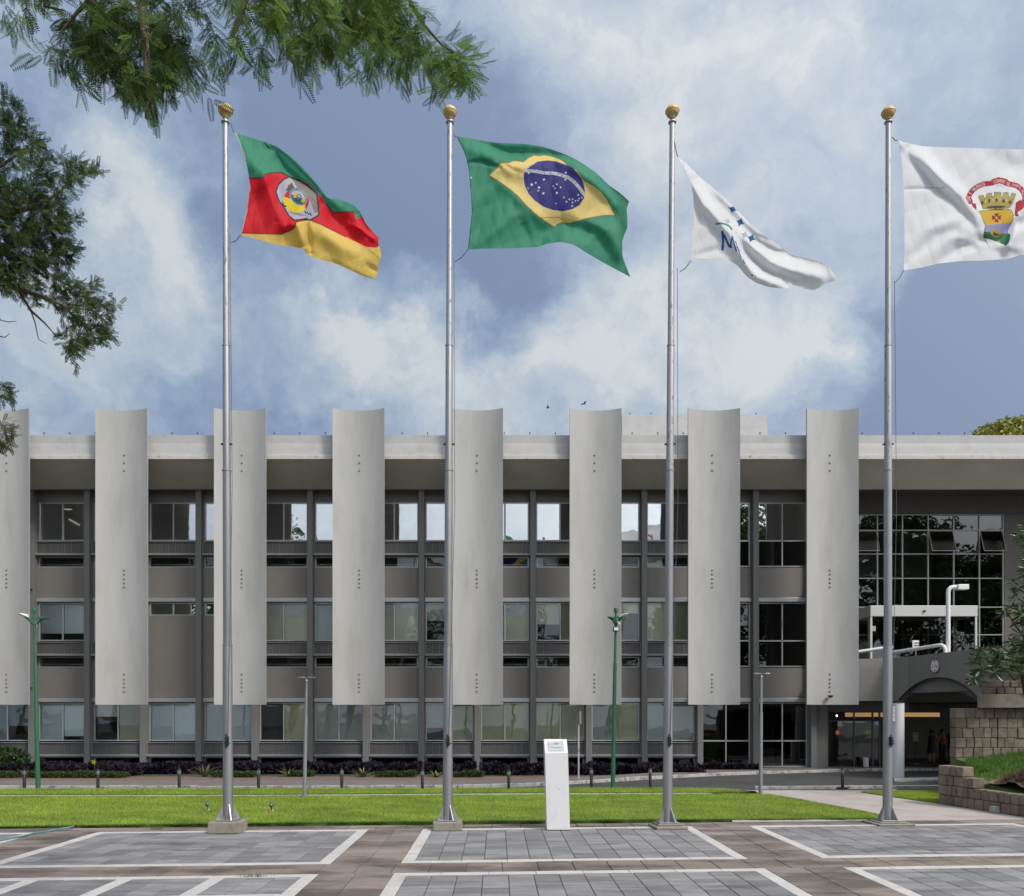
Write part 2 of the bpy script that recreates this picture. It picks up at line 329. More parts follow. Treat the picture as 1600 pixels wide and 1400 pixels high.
# brown slate walk between the panels
bw = struct(MB().prism([P(-13,9)[:2], P(14,9)[:2], P(14,18.25)[:2], P(-13,18.25)[:2]], -.0138, -.0132), 'brown_paving', M['mortar'])
tile_field(bw, -13, 14, 17.63, 18.25, .62, .62, 'brown_tile', M['btile'], 0)
for (a0, a1) in ((-9.33, -8.2), (-2.70, -1.57), (4.19, 5.45)):
    tile_field(bw, a0, a1, 13.59, 17.63, .57, .82, 'brown_tile', M['btile']); tile_field(bw, a0, a1, 10.2, 12.73, .57, .82, 'brown_tile', M['btile'])
tile_field(bw, -13, 11.45, 12.73, 13.59, .57, .86, 'brown_tile', M['btile'], 0)
tile_field(bw, 11.45, 13.5, 13.59, 17.63, .62, .82, 'brown_tile', M['btile'])
# concrete path, lawns, kerbs
def gp(pts, z=0.0): return [tuple(g(x, y, z)[:2]) for x, y in pts]
struct(MB().prism([(5.6, P(5.6,18.27)[1]), (22, 19.8), (22, 26.5), (7.2, 26.5)], -.28, 0), 'path', M['path'])
for x0 in (7.6, 9.3, 11.0):
    pass
L1 = gp([(-500,1302),(-200,1296.5),(0,1293),(400,1287.6),(800,1284),(1100,1281.6),(1340,1280.2),(1372,1279.6),(1376,1277.5),(1365,1273),(1330,1266),(1250,1251),(1200,1242.6),(1150,1241.4),(1000,1242),(400,1245),(0,1245.2),(-500,1246)])
L2 = gp([(-500,1243),(0,1242.2),(400,1242),(800,1239.6),(1110,1238.8),(1172,1238.3),(1150,1235.5),(1110,1233.2),(1000,1232.4),(400,1233.4),(0,1234),(-500,1234.5)])
L3 = gp([(1345,1238.2),(1475,1236.6),(1476,1257),(1440,1252),(1400,1246.5),(1370,1242)])
struct(MB().prism([tuple(v) for v in gp([(-500,1247),(1000,1244),(1190,1243),(1180,1236),(1110,1231.5),(1000,1231),(-500,1233)])], -.28, .0), 'garden_kerb_strip', M['kerb'])
for pl, nm in ((L1, 'lawn'), (L2, 'lawn_verge'), (L3, 'lawn_corner')):
    struct(MB().prism(pl, -.27, .022), nm, M['grass'])
def grass(poly, n, z, h=.05, w=.009, label='', name='grass'):
    q = sample_poly(poly, n); a = np.random.rand(n)*2*np.pi; hh = h*(.5+np.random.rand(n)); lean = np.random.randn(n, 2)*h*.4
    V = np.zeros((n, 3, 3)); dx, dy = np.cos(a)*w*.5, np.sin(a)*w*.5
    V[:, 0] = np.stack([q[:,0]-dx, q[:,1]-dy, np.full(n, z)], 1); V[:, 1] = np.stack([q[:,0]+dx, q[:,1]+dy, np.full(n, z)], 1)
    V[:, 2] = np.stack([q[:,0]+lean[:,0], q[:,1]+lean[:,1], z+hh], 1)
    pat = .5+.5*np.sin(q[:,0]*1.7+np.sin(q[:,1]*2.3)*1.5)*np.sin(q[:,1]*2.9+q[:,0]*.6)
    base = np.array([.38,.49,.06])*(.8+.35*np.random.rand(n,1))*(.78+.3*pat[:,None]+.12*np.sin(q[:,:1]*7.3+3*np.sin(q[:,1:]*9.1))); y = np.random.rand(n) < .07+.05*pat
    base[y] = np.array([.38,.36,.10]); tone = np.repeat(base, 3, 0)
    o = np_mesh(name, V.reshape(-1, 3), np.arange(n*3).reshape(-1, 3), M['blade'], tone=tone)
    return tag(o, label, 'grass', kind='stuff')
grass(L1, 210000, .02, label='bright green mown grass of the large front lawn')
grass(L2, 60000, .02, .06, label='strip of green grass beyond the pale kerb line')
grass(L3, 12000, .02, label='small corner of grass beside the stone wall')
def fringe(line, n, z, out_, label):
    P_ = np.array([tuple(g(x, y, 0)[:2]) for x, y in line]); d = np.hypot(*np.diff(P_, axis=0).T); c = np.r_[0, np.cumsum(d)]; s = np.random.rand(n)*c[-1]
    x, y = np.interp(s, c, P_[:,0]), np.interp(s, c, P_[:,1]); cl = .5+.5*np.sin(s*5.3)*np.sin(s*1.9+1); k = np.random.rand(n) < .25+.75*cl; x, y, cl = x[k], y[k], cl[k]; n = len(x)
    y += np.random.randn(n)*.03; V = np.zeros((n,3,3)); w = .006
    V[:,0] = np.stack([x-w, y, np.full(n, z-.015)], 1); V[:,1] = np.stack([x+w, y, np.full(n, z-.015)], 1)
    V[:,2] = np.stack([x+np.random.randn(n)*.03, y+out_*np.random.rand(n)*(.3+cl), z+.05*np.random.rand(n)-.01], 1)
    base = np.array([.24,.34,.045])*(.5+.7*np.random.rand(n,1))
    tag(np_mesh('grass_fringe', V.reshape(-1,3), np.arange(n*3).reshape(-1,3), M['blade'], tone=np.repeat(base, 3, 0)), label, 'grass', kind='stuff')
fringe([(-300,1298.5),(0,1293),(400,1287.6),(800,1284),(1100,1281.6),(1340,1280.2),(1372,1279.6)], 16000, .022, -.13, 'ragged grass fringe along the front edge of the large lawn')
fringe([(1376,1277.5),(1365,1273),(1330,1266),(1250,1251),(1200,1242.6)], 5000, .022, -.08, 'ragged grass fringe along the curved right edge of the lawn')
# far kerb and pavement
KP = [(-900,1228.3),(0,1228),(400,1228),(700,1227),(800,1225),(900,1220),(1000,1214),(1100,1208.6),(1200,1204.8),(1345,1201),(1520,1199.5),(1900,1198.5)]
kp = [g(x, y, 0) for x, y in KP]
kerb = struct(MB().prism([(-30,29),(-29.9,29),(-29.9,29.1),(-30,29.1)], -.2, -.1), 'kerb', M['kerb'])
cum = [0]
for i in range(len(kp)-1): cum.append(cum[-1]+(kp[i+1]-kp[i]).length)
def along(P_, C, s):
    for i in range(len(C)-1):
        if s <= C[i+1]: return P_[i].lerp(P_[i+1], (s-C[i])/(C[i+1]-C[i]))
    return P_[-1]
s = 6.0
while s < cum[-1]-1.1:
    p, q = along(kp, cum, s+.008), along(kp, cum, s+.992); d = (q-p).normalized(); n_ = Vector((-d.y, d.x, 0))*.15
    h = rj(.012)
    MB().prism([p[:2], q[:2], (q+n_)[:2], (p+n_)[:2]], -.2, h).build('kerb_stone', M['kerb'], kerb, bevel=.012); s += 1.0
inner = [(p + Vector((0, .16, 0))) for p in kp]
struct(MB().prism([tuple(p[:2]) for p in inner]+[(40, 47), (13.2, 47), (12.9, 38.0), (11.8, 37.6), (9.9, 36.8),(5, 33.2),(2, 31.2),(0,30.7),(-34,30.6)], -.26, -.012), 'far_pavement', M['pave'])
struct(MB().prism([(-34,30.6),(0,30.7),(2,31.2),(5,33.2),(9.9,36.8),(12.9,38.3),(12.9,38.7),(-34,38.7)], -.9, lambda x, y: -.01-.26*max(0, min(1, (y-31.2)/6.5))), 'planting_bed', M['soil'])
# road markings and low broken kerb by the column
struct(MB().prism(gp([(1374,1231.5),(1384,1231.5),(1441,1240.2),(1425,1240.2)], -.116), -.12, -.1155), 'road_marking', M['whitep'])
isl = struct(MB().prism(gp([(1397,1222),(1480,1220.5),(1480,1217),(1397,1218)], -.12), -.2, -.05), 'island_kerb', M['kerb'])
struct(MB().prism(gp([(1180,1233.6),(1480,1231.8),(1480,1230.6),(1180,1232.2)], -.12), -.2, -.03), 'near_road_kerb', M['kerb'])
# ================================================================== BUILDING
B = empty('office_building', (0, 38.5, 0)); B.location = (0, 0, 0)
tag(B, 'long grey three storey office block fronted by tall curved concrete fins', 'building')
YW, YC = 38.5, 38.07
XL, XR = xx(-260, YC), xx(1275, YC)
# core
core = MB()
XE = 36.0
for z0, z1 in ((3.25, 4.2), (7.9, 8.85), (12.9, 14.3)): core.box(XL, XR, YW+.25, 46, z0, z1)
core.box(XL, XE, 45.8, 46.2, -.5, 14.3)
core.box(XL-.3, XL, YC, 46, -.5, 14.5)
core.build('floor_slab', M['interior'], B)
for k in range(-2, 14, 3): MB().box(xx(48+87.2*k+43, YW)-.08, xx(48+87.2*k+43, YW)+.08, YW+1.5, 45.7, -.2, 12.9).build('partition', mat('partition_paint', (.30, .31, .22), .8), B)
# roof slab, fascia, lip, soffit
YF = 36.42
MB().box(XL-.3, XE, YF, 60, zy(680, YF)-.35, zy(680, YF)).build('roof', M['fascia'], B)
zl0, zl1 = zy(718, 36.3), zy(711, 36.3); zf = zy(680, YF)-.35
f = MB(); rings = []
f.loft([[(x, YF+.0, zf), (x, YF-.03, zf-.2), (x, 36.36, zl1), (x, 36.36, zl1-.02), (x, 36.9, zl1-.02), (x, 36.9, zf)] for x in (XL-.3, XE)]); f.build('fascia', M['fascia'], B)
MB().box(XL-.3, XE, 36.26, 36.9, zl0, zl1).build('fascia_lip', M['lip'], B, bevel=.02)
sf = MB(); za, zb = zl0-.005, zy(764, 37.9)
sf.loft([[(x, 36.34, za), (x, 37.86, zb), (x, 38.02, zb), (x, 38.05, zb+.05), (x, 38.05, zb+.30), (x, 36.7, za+.02)] for x in (XL-.3, XE)]); sf.build('soffit', M['soffit'], B)
MB().box(XL, XE, 38.06, 47, zb+.25, zb+.5).build('soffit_recess', M['adark'], B)
MB().box(XL, XR, YW, YW+.2, zy(786, YW), zb+.25).build('header_wall', M['wall'], B)
# rooftop box and wire pins
Yp = 46
MB().loft([[(xx(972, Yp), Yp, 14), (xx(1202, Yp), Yp, 14), (xx(1198, Yp), Yp, zy(648, Yp)), (xx(972, Yp), Yp, zy(648, Yp))], [(xx(972, Yp), 52, 14), (xx(1202, Yp), 52, 14), (xx(1198, Yp), 52, zy(648, Yp)), (xx(972, Yp), 52, zy(648, Yp))]]).build('rooftop_plant_room', M['fascia'], B)
pin = MB().tube([(0, 0, 0), (0, 0, .09)], .008, 6).add(*((lambda m: (m.v, m.f))(MB().box(-.03, .03, -.02, .02, .09, .13)))).build('wire_pin', M['black'], B, loc=(xx(28, YF), YF+.05, zy(680, YF)))
for i in range(1, 45):
    if (i*40+28 < 1700): inst(pin, B, (xx(28+i*40, YF), YF+.05, zy(680, YF)))
for x in (985, 1018, 1182): inst(pin, B, (xx(x, Yp), Yp+.1, zy(648, Yp)))
# fins
YFI = 35.83; zt, zb_ = zy(637.5, YFI), zy(1101, YFI); hw = 40.5*YFI/FPX; sag = .30
def fin_mesh():
    mb = MB(); n = 14; ring = []
    def arc(off):
        o = []
        for i in range(n+1):
            u = -1+2*i/n; o.append((u*(hw-.0), sag*(1-u*u)+off))
        return o
    a, b = arc(0), arc(.11); pr = a+b[::-1]
    mb.loft([[(x, y, z) for x, y in pr] for z in (zb_, (zb_+zt)/2, zt)]); return mb
fin0 = fin_mesh().build('fin', M['fin'], B, smooth=True, loc=(0, YFI, 0))
bo = MB()
for y in (711, 723, 735, 890.5, 897, 904, 910.5, 917, 1053, 1061, 1067, 1073, 1080):
    z = zy(y, YFI+sag)
    bo.loft([[(r*math.cos(k*math.pi/4), yy, z+r*math.sin(k*math.pi/4)) for k in range(8)] for r, yy in ((.042, sag-.002), (.042, sag-.03), (.03, sag-.04))])
bolt0 = bo.build('bolt', mat('bolt_cap', (.27, .25, .215), .6), fin0); bolt0['kind'] = 'stuff'
br = MB()
for y in (723, 904, 1067):
    z = zy(y, YFI); br.box(-.09, .09, .40, YC-YFI, z-.12, z+.12)
brk0 = br.build('bracket', M['column'], fin0)
fins = [fin0]
fin0.location = (xx(189.5-2*185.3, YFI), YFI, 0)
for i in range(-1, 7):
    f = copy_tree(fin0, B); f.location = (xx(189.5+i*185.3, YFI), YFI, 0)
# alarm lamp under last fin, windows and columns
col0 = MB().box(-.13, .13, 0, .42, -.5, zb+.22).build('column', M['column'], B, bevel=.012)
def colx(k): return xx(48+87.2*k, YC)
col0.location = (colx(-3), YC, 0)
for k in range(-2, 15):
    if k == 14: continue
    inst(col0, B, (colx(k), YC, 0))
inst(col0, B, (xx(1272, YC), YC, 0))
def frame(mb, x0, x1, z0, z1, Y, t=.045, d=.07, mull=()):
    mb.box(x0, x1, Y-d, Y, z1-t, z1); mb.box(x0, x1, Y-d, Y, z0, z0+t)
    mb.box(x0, x0+t, Y-d+.002, Y-.002, z0+t, z1-t); mb.box(x1-t, x1, Y-d+.002, Y-.002, z0+t, z1-t)
    for m_ in mull: mb.box(m_-t*.6, m_+t*.6, Y-d+.004, Y-.004, z0+t, z1-t)
def blind(win, x0, x1, z1, z0, m):
    mb = MB().box(x0, x1, YW+.06, YW+.068, z0, z1); mb.box(x0, x1, YW+.052, YW+.076, z0-.03, z0); mb.build('blind', M[m], win)
GL = {'t': G_TOP, 'w': G_WIN, 'd': G_DARK}
def pane(win, x0, x1, z0, z1, Y, gk):
    w, h = (x1-x0), (z1-z0)
    o = MB().box(-w/2, w/2, -.004, .004, -h/2, h/2).build('pane', GL[gk], win, loc=((x0+x1)/2, Y-.03, (z0+z1)/2), rot=(rj(.012), 0, rj(.02)))
    return o
# blind state, (left, right) as (material, covered fraction) pairs, per bay and floor
TOP = {-1: (('gg',1),('gg',.4)), 0: (('white',1),None), 1: (None,('gg',.3)), 2: (('gg',.2),('gg',.35)), 3: (None,None), 4: (None,None), 5: (None,None), 6: (('gg',.25),('gg',.3)), 7: (('gg',.35),('gg',.35)), 8: (('slate',1),('slate',.2)), 9: (None,None), 10: (None,None), 11: (None,('olive',.5)), 12: (None,None), 13: (None,None)}
MID = {-1: (('blue',1),('blue',1)), 0: (('blue',.8),('blue',.8)), 1: (('blue',1),('blue',1)), 4: (('beige',1),('beige',1)), 5: (('blue',1),('blue',.9)), 6: (('beige',1),('beige',1)), 7: (('gg',.45),('gg',1)), 8: (('gg',1),('beige',1)), 9: (('beige',.55),('olive',1)), 10: (('olive',1),('beige',.25)), 11: (('beige',1),('olive',1)), 12: (None,None), 13: (None,None)}
GRD = {-1: (('slate',1),('slate',.6)), 0: (('blue',1),('blue',.88)), 1: (('white',.35),('olive',1)), 2: (('blue',1),('blue',1)), 3: (('blue',1),('blue',1)), 4: (None,('olive',1)), 5: (('gg',1),('gg',1)), 6: (('gg',1),('gg',1)), 7: (('gg',.65),('olive',1)), 8: (('olive',1),('olive',1)), 9: (('olive',1),('olive',1)), 10: (('gg',1),('olive',1)), 11: (('gg',1),('gg',1)), 12: (None,None), 13: (None,None)}
PB = {}
for k in range(-2, 14):
    x0, x1 = colx(k)+.13, (colx(k+1) if k < 13 else xx(1272, YC))-.13
    # window plane, with slim side returns
    fx0, fx1 = x0+.05, x1-.05; mid = (fx0+fx1)/2
    sd = MB(); sd.box(x0, fx0-.002, YW-.06, YW+.2, -.3, 12.3); sd.box(fx1+.002, x1, YW-.06, YW+.2, -.3, 12.3); sd.build('jamb', M['wall'], B)
    for fl, (o, tab) in enumerate(((0, TOP), (156, MID), (312, GRD))):
        zz = lambda y: zy(y+o, YW)
        grid = k >= 12; special = (fl == 1 and k in (2, 3))
        st = tab.get(k, (('gg',1),('gg',.6)))
        if grid:
            w = MB(); frame(w, fx0, fx1, zz(886), zz(786), YW, mull=(mid,)); w.box(fx0, fx1, YW-.066, YW-.004, zz(846.5), zz(844.5)); w = w.build('window', M['alu'], B)
            for a, b in ((fx0, mid), (mid, fx1)):
                pane(w, a+.04, b-.04, zz(844.5), zz(787.5), YW, 't' if fl == 0 else 'd'); pane(w, a+.04, b-.04, zz(885), zz(846.5), YW, 'w' if fl == 0 else 'd')
        elif special:
            w = MB(); frame(w, fx0, fx1, zz(806), zz(786), YW, mull=(mid,)); w = w.build('window', M['alu'], B)
            for a, b in ((fx0, mid), (mid, fx1)): pane(w, a+.04, b-.04, zz(805), zz(787.5), YW, 't')
            MB().box(x0+.004, x1-.004, YW-.12, YW+.18, zz(934), zz(806.5)).build('wall_panel', M['wall'], B)
        else:
            w = MB(); frame(w, fx0, fx1, zz(845.5), zz(786), YW, mull=(mid,)); w = w.build('window', M['alu'], B)
            for (a, b), s_ in zip(((fx0, mid), (mid, fx1)), st):
                pane(w, a+.04, b-.04, zz(844.5), zz(787.5), YW, 't' if fl == 0 else 'w')
                if s_: blind(w, a+.03, b-.03, zz(787), zz(787)-(zz(787)-zz(844))*s_[1], s_[0])
                if s_ and s_[0] == 'beige' and fl == 1 and k in (4, 6, 8): MB().box(a+.04, b-.04, YW+.03, YW+.036, zz(787)-(zz(787)-zz(844))*.34, zz(787)).build('blind', M['white'], w)
            # spandrel of vertical panels in a projecting frame
            sp = MB(); frame(sp, x0+.006, x1-.006, zz(867), zz(847.5), YW-.20, .035, .06); sp.box(x0+.006, x1-.006, YW-.192, YW+.15, zz(867), zz(847.5)); sp.build('spandrel_frame', M['ledge'] , B)
            MB().box(x0+.004, x1-.004, YW-.34, YW-.02, zz(869.5), zz(867)-.003).build('ledge', M['ledge'], B, bevel=.006)
            n = 7; wp = (x1-x0-.09)/n; key = round(wp, 3)
            for i in range(n):
                loc = (x0+.045+(i+.5)*wp, YW-.192, (zz(866)+zz(848.5))/2)
                if fl not in PB:
                    hh = (zz(848.5)-zz(866))/2-.01
                    PB[fl] = MB().box(-wp/2+.011, wp/2-.011, -.02, .001, -hh, hh).build('spandrel_panel', M['spand'], B, loc=loc, bevel=.004)
                else: inst(PB[fl], B, (loc[0], loc[1], (zz(866)+zz(848.5))/2))
            # low strip window
            lw = MB(); frame(lw, fx0, fx1, zz(887), zz(870.5), YW, .04, .07); lw = lw.build('strip_window', M['alu'], B)
            pane(lw, fx0+.04, fx1-.04, zz(886), zz(871), YW, 'w' if fl < 2 else 'd')
            MB().box(fx0+.05, fx1-.05, YW+.05, YW+.08, zz(883.2), zz(881)).build('window_rail', M['ledge'], lw)
        if fl < 2:
            if not special: MB().box(x0+.004, x1-.004, YW-.12, YW+.18, zz(934), zz(887.5)).build('wall_panel', M['wall'], B)
            MB().box(x0+.005, x1-.005, YW-.17, YW+.18, zz(941), zz(934.6)).build('shutter_box', M['alu'], B, bevel=.01)
        else:
            MB().box(x0+.004, x1-.004, YW-.10, YW+.18, -.6, zz(887.5)).build('plinth_wall', M['wall'], B)
# ceiling lamps seen through the glass
LAMP = emit('lamp_tube', (1, .97, .9), .9)
for (x0, y0, x1, y1, Y) in ((101,796,112,796,41.5),(108,811,124,820,40.6),(978,945,984,946,41),(871,947,874,943,41.3),(866,955,870,951,40.5),(1024,956,1031,951,40.5)):
    MB().tube([at(x0, y0, Y), at(x1, y1, Y-.4)], .035, 6).build('ceiling_lamp', LAMP, B)
MB().box(xx(425,39.5), xx(431,39.5), 39.4, 39.5, zy(845,39.5), zy(827,39.5)).build('office_chair_back', mat('red_fabric', (.28,.02,.03), .8), B)
# ---------------- right wing: recessed curtain wall
YR = 40.0; xr = [1272, 1330, 1370, 1409, 1449, 1489, 1529, 1566]; rows = [805, 829, 866, 904, 949, 992, 1040]
cw = MB(); xs = [xx(v, YR) for v in xr]; zs = [zy(v, YR) for v in rows]
for x in xs: cw.box(x-.03, x+.03, YR-.08, YR+.04, zs[-1], zs[0])
for z in zs: cw.box(xs[0], xs[-1], YR-.075, YR+.035, z-.025, z+.025)
cwo = cw.build('curtain_wall', M['adark'].copy(), B); cwo.data.materials[0] = mat('mid_grey_frame', (.28, .28, .275), .45, .4)
for i in range(len(xs)-1):
    for j in range(len(zs)-1):
        a, b, c, d = xs[i]+.03, xs[i+1]-.03, zs[j+1]+.025, zs[j]-.025
        tilt = -.32 if (j == 1 and i in (1, 4, 6)) else rj(.008)
        w, h = b-a, d-c
        gk = G_WIN if (j in (1, 2) and i in (0, 1, 2, 3)) else (G_DARK if j > 2 or i > 3 or j == 0 else G_WIN)
        o = MB().box(-w/2, w/2, -.004, .004, -h, 0).build('pane', gk, cwo, loc=((a+b)/2, YR-.03, d), rot=(tilt, 0, rj(.006)))
        if tilt < -.1: fr = MB(); frame(fr, -w/2, w/2, -h, 0, .02, .03, .04); fr.build('vent_frame', cwo.data.materials[0], cwo, loc=((a+b)/2, YR-.04, d), rot=(tilt, 0, 0))
dk = MB(); dk.box(xs[0]-.5, XE, YR, 45.8, zs[0]+.02, zb+.3); dk.box(xs[-1]+.04, XE, YR-.1, 45.8, 4.4, zs[0]+.0); dk.build('side_wall', mat('dark_side_paint', (.11, .10, .092), .7), B)
rm = MB(); rm.box(xs[0], xs[-1], 44, 44.2, 4.0, 12); rm.box(xs[0]-.05, xs[-1], YR+.1, 45, 3.75, 4.1); rm.box(XR+.25, XR+.5, YR-.1, 45, 4.1, 12.4); rm.build('stair_hall_wall', M['interior'], B)
cu = MB()
for i in range(60):
    x = xs[0]+.1+(xs[-2]-xs[0]-.2)*i/60; cu.box(x, x+.06, YR+.2+.03*(i % 2), YR+.22+.03*(i % 2), zs[5], zs[3]-.1)
cu.build('curtain', mat('grey_green_curtain', (.16, .18, .16), .8), B)
for x in (1452, 1515): MB().tube([at(x, 780, 42) , at(x, 1030, 42)], .16, 12).build('hall_column', mat('hall_column_paint', (.3, .3, .27), .7), B)
# end wall between fins zone and recess
MB().box(XR+.02, XR+.22, YC+.1, YR+.1, 2.9, zb+.25).build('return_wall', M['wall'], B)
# lobby under the wing
lb = MB(); YB = 47.5
lb.box(XR, 34, YB, YB+.2, -.3, 3.2); lb.box(XR-.2, XR, YC+.45, YB, -.3, 3.2); lb.box(XR, 34, 38.6, YB, 3.0, 3.7); lb.box(33.8, 34, 38.6, YB, -.3, 3.2)
lb.build('lobby_wall', mat('lobby_dark', (.13, .125, .11), .7), B)
MB().box(XR+.2, 33.6, 38.2, YB, -.05, .012).build('lobby_floor', mat('lobby_floor', (.09, .085, .078), .35), B)
MB().box(XR-.05, xx(1292, 38.4), 38.3, 38.6, -.2, 3.0).build('side_wall', M['wall'], B)
MB().box(xx(1292, 38.4), xx(1420, 38.4), 38.35, 38.6, 2.55, 3.0).build('lobby_header', M['adark'], B)
lg = MB()
for x in (1293, 1334, 1363, 1374, 1381, 1388): lg.box(xx(x, 38.5)-.03, xx(x, 38.5)+.03, 38.45, 38.53, 0.012, 2.55)
lg.box(xx(1293, 38.5), xx(1388, 38.5), 38.45, 38.53, 2.1, 2.15); lgo = lg.build('entrance_door_frame', M['adark'], B)
for a, b in ((1293, 1334), (1334, 1363), (1363, 1374)): MB().box(xx(a, 38.5)+.03, xx(b, 38.5)-.03, 38.485, 38.495, .02, 2.1).build('pane', G_DARK, lgo)
# warm cove light, curved
COVE = emit('warm_cove_light', (1, .60, .24), .22)
cv = MB(); pts = []
for i in range(25):
    a = math.pi*(i/24); pts.append((xx(1408, 41)+math.cos(a)*2.35, 41.9-math.sin(a)*.9))
cv.loft([[(x, y, zz_) for zz_ in (zy(1120, 41.2), zy(1113.5, 41.2))]+[(x, y+.05, zz_) for zz_ in (zy(1113.5, 41.2), zy(1120, 41.2))] for x, y in pts]); cv.build('cove_lamp', COVE, B)
bd = MB(); 
for i, (x0, x1, y0, y1) in enumerate(((1443,1450,1124,1150),(1466,1471,1120,1132),(1473,1478,1120,1132),(1432,1440,1128,1160),(1434,1447,1162,1178))):
    MB().box(xx(x0,46), xx(x1,46), 45.9, 45.95, zy(y1,46), zy(y0,46)).build('notice_board', mat('pale_board', (.35,.38,.38), .7), B)
# ================================================================== BRIDGE AND PORCH
BR = empty('footbridge'); tag(BR, 'grey concrete footbridge with shallow arch and white tube handrail', 'bridge')
def YBR(x):   # plan line of the near parapet: a landing parallel to the facade, then square out from it
    p = [(1300,37.2),(1385,37.0),(1400,36.6),(1420,36.1),(1480,33.6),(1540,31.4),(1600,29.4),(1680,27.2),(1800,24.5)]
    for (a, b), (c, d) in zip(p, p[1:]):
        if x <= c: return b+(d-b)*(x-a)/(c-a)
    return p[-1][1]
def topy(x): return 1034-(x-1340)*.085 if x < 1400 else 1028.9-(x-1400)*.128
def arcy(x):
    if x < 1405 or x > 1531: return None
    u = (x-1466)/(61 if x < 1466 else 65); return 1060+34*min(1, abs(u))**2.2
xs = [1300, 1320, 1341, 1360, 1380, 1392, 1404.9]+[1405+i*126/28 for i in range(29)]+[1531.2, 1550, 1580, 1620, 1680, 1760]
wallm = mat('bridge_paint', (.22, .21, .19), .65, var=.06, scale=1.2, bump=.06)
outer = []; inner_ = []; off = Vector((.30, .12, 0))
for x in xs:
    Y = YBR(x); a = arcy(x)
    t_ = at(x, topy(x), Y); t_.z = 4.93 if x > 1400 else 4.87+.06*(x-1300)/100
    if a is not None: b_ = at(x, a, Y)
    elif x < 1405: b_ = at(x, 1095.5, Y); b_.z = 3.02
    else: b_ = at(x, 1117, Y); b_.z = -.5
    outer.append((t_, b_))
bm = MB(); n = len(outer); vs = []
for t_, b_ in outer: vs += [t_, b_, b_+off, t_+off]
fs = []
for i in range(n-1):
    for j in range(4): fs.append((i*4+j, i*4+(j+1) % 4, (i+1)*4+(j+1) % 4, (i+1)*4+j))
bm.add(vs, fs); bm.build('parapet', wallm, BR)
# splayed vault under the arch
vm = MB(); ra, rb = [], []
for i in range(29):
    u = i/28; x = 1405+126*u; Y = YBR(x); ra.append(at(x, arcy(x), Y)+off*.5+Vector((0,0,.003)))
    xi = 1411+114*u; v = (xi-1469)/57; yi = 1079+14.5*abs(v)**2.2; rb.append(at(xi, yi, Y+1.1))
vm.loft([ra, rb], caps=False, closed=False); vo = vm.build('arch_vault', wallm, BR, smooth=True)
tr = MB(); tr.tube([at(1405+126*i/28, arcy(1405+126*i/28)-.6, YBR(1405+126*i/28)-.01) for i in range(29)], .035, 6); tr.build('arch_trim', M['black'], BR)
dk = MB(); dk.prism([tuple(at(1345,0,37.4)[:2]), tuple(at(1404,0,37.0)[:2]), tuple(at(1700,0,27.6)[:2]), (34, 27), (34, 38.4), (tuple(at(1345,0,38.3)[:2]))], 3.35, 3.9); dk.build('deck', wallm, BR)
dk = MB().box(xx(1341,37.6), xx(1345,37.6), 37.2, 38.3, 3.02, 4.87).build('end_wall', wallm, BR)
hr = MB()
hr.tube([at(1320,1021.5,37.3), at(1395,1010.5,36.9)], .075, 10)
hr.build('handrail', M['whitep'], BR, smooth=True)
hr = MB(); pts = [at(1392,1020,36.9), at(1430,1014,35.9), at(1466,1008.3,34.6), at(1471,1008,34.5), at(1475,1010,34.45), at(1477,1015,34.4), at(1477.5,1024,34.4)]
hr.tube(pts, .075, 12).build('handrail', M['whitep'], BR, smooth=True)
# round clearance sign on the arch
PIX = {}
FONT = {'A':'01110100011000111111100011000110001','B':'11110100011000111110100011000111110','C':'01110100011000010000100001000101110','D':'11110100011000110001100011000111110','E':'11111100001000011110100001000011111','G':'01110100011000010111100011000101110','I':'01110001000010000100001000010001110','L':'10000100001000010000100001000011111','M':'10001110111010110001100011000110001','O':'01110100011000110001100011000101110','P':'11110100011000111110100001000010000','R':'11110100011000111110101001001010001','S':'01111100001000001110000010000111110','T':'11111001000010000100001000010000100','V':'10001100011000110001100010101000100',
 '2':'01110100010000100010001000100011111','8':'01110100011000101110100011000101110','m':'00000000001101010101101011010110101',',':'00000000000000000000001000010001000',' ':'0'*35}
def text_path(P_, path, s0, s1, text, h):
    """mask of points of P_ that fall on the strokes of text set along a polyline from arc length s0 to s1, h high"""
    path = np.array(path, float); m = np.zeros(len(P_), bool); n = len(text); adv = (s1-s0)/n; cl = 0
    for a, b in zip(path[:-1], path[1:]):
        d = b-a; ln = np.hypot(*d); d = d/ln; q = P_-a; s = q@d; v = q[:,0]*(-d[1])+q[:,1]*d[0]
        k = (s >= 0) & (s < ln) & (np.abs(v) < h/2); sg = (s+cl-s0); k &= (sg >= 0) & (sg < s1-s0); idx = np.where(k)[0]
        for i in idx:
            c = int(sg[i]//adv); u = (sg[i]-c*adv)/adv*6.2-.6; w = (v[i]+h/2)/h*7
            if 0 <= u < 5 and text[c] in FONT and FONT[text[c]][int(min(6, w))*5+int(u)] == '1': m[i] = True
        cl += ln
    return m
def painted(name, nx, ny, pos, paint, m, parent=None, smooth=True):
    u, v = np.meshgrid(np.linspace(0, 1, nx), np.linspace(0, 1, ny)); V, Q = pos(u.ravel(), v.ravel()); C = paint(Q)
    i = np.arange((ny-1)*nx).reshape(ny-1, nx)[:, :-1].ravel(); F = np.stack([i, i+nx, i+nx+1, i+1], 1)
    return np_mesh(name, V, F, m, parent, C, smooth)
signm = mat('printed_sign', (1,1,1), .4, var=.02, attr='tone')
sgn = empty('round_road_sign'); tag(sgn, 'round white height limit sign with red rim on the bridge parapet', 'road sign')
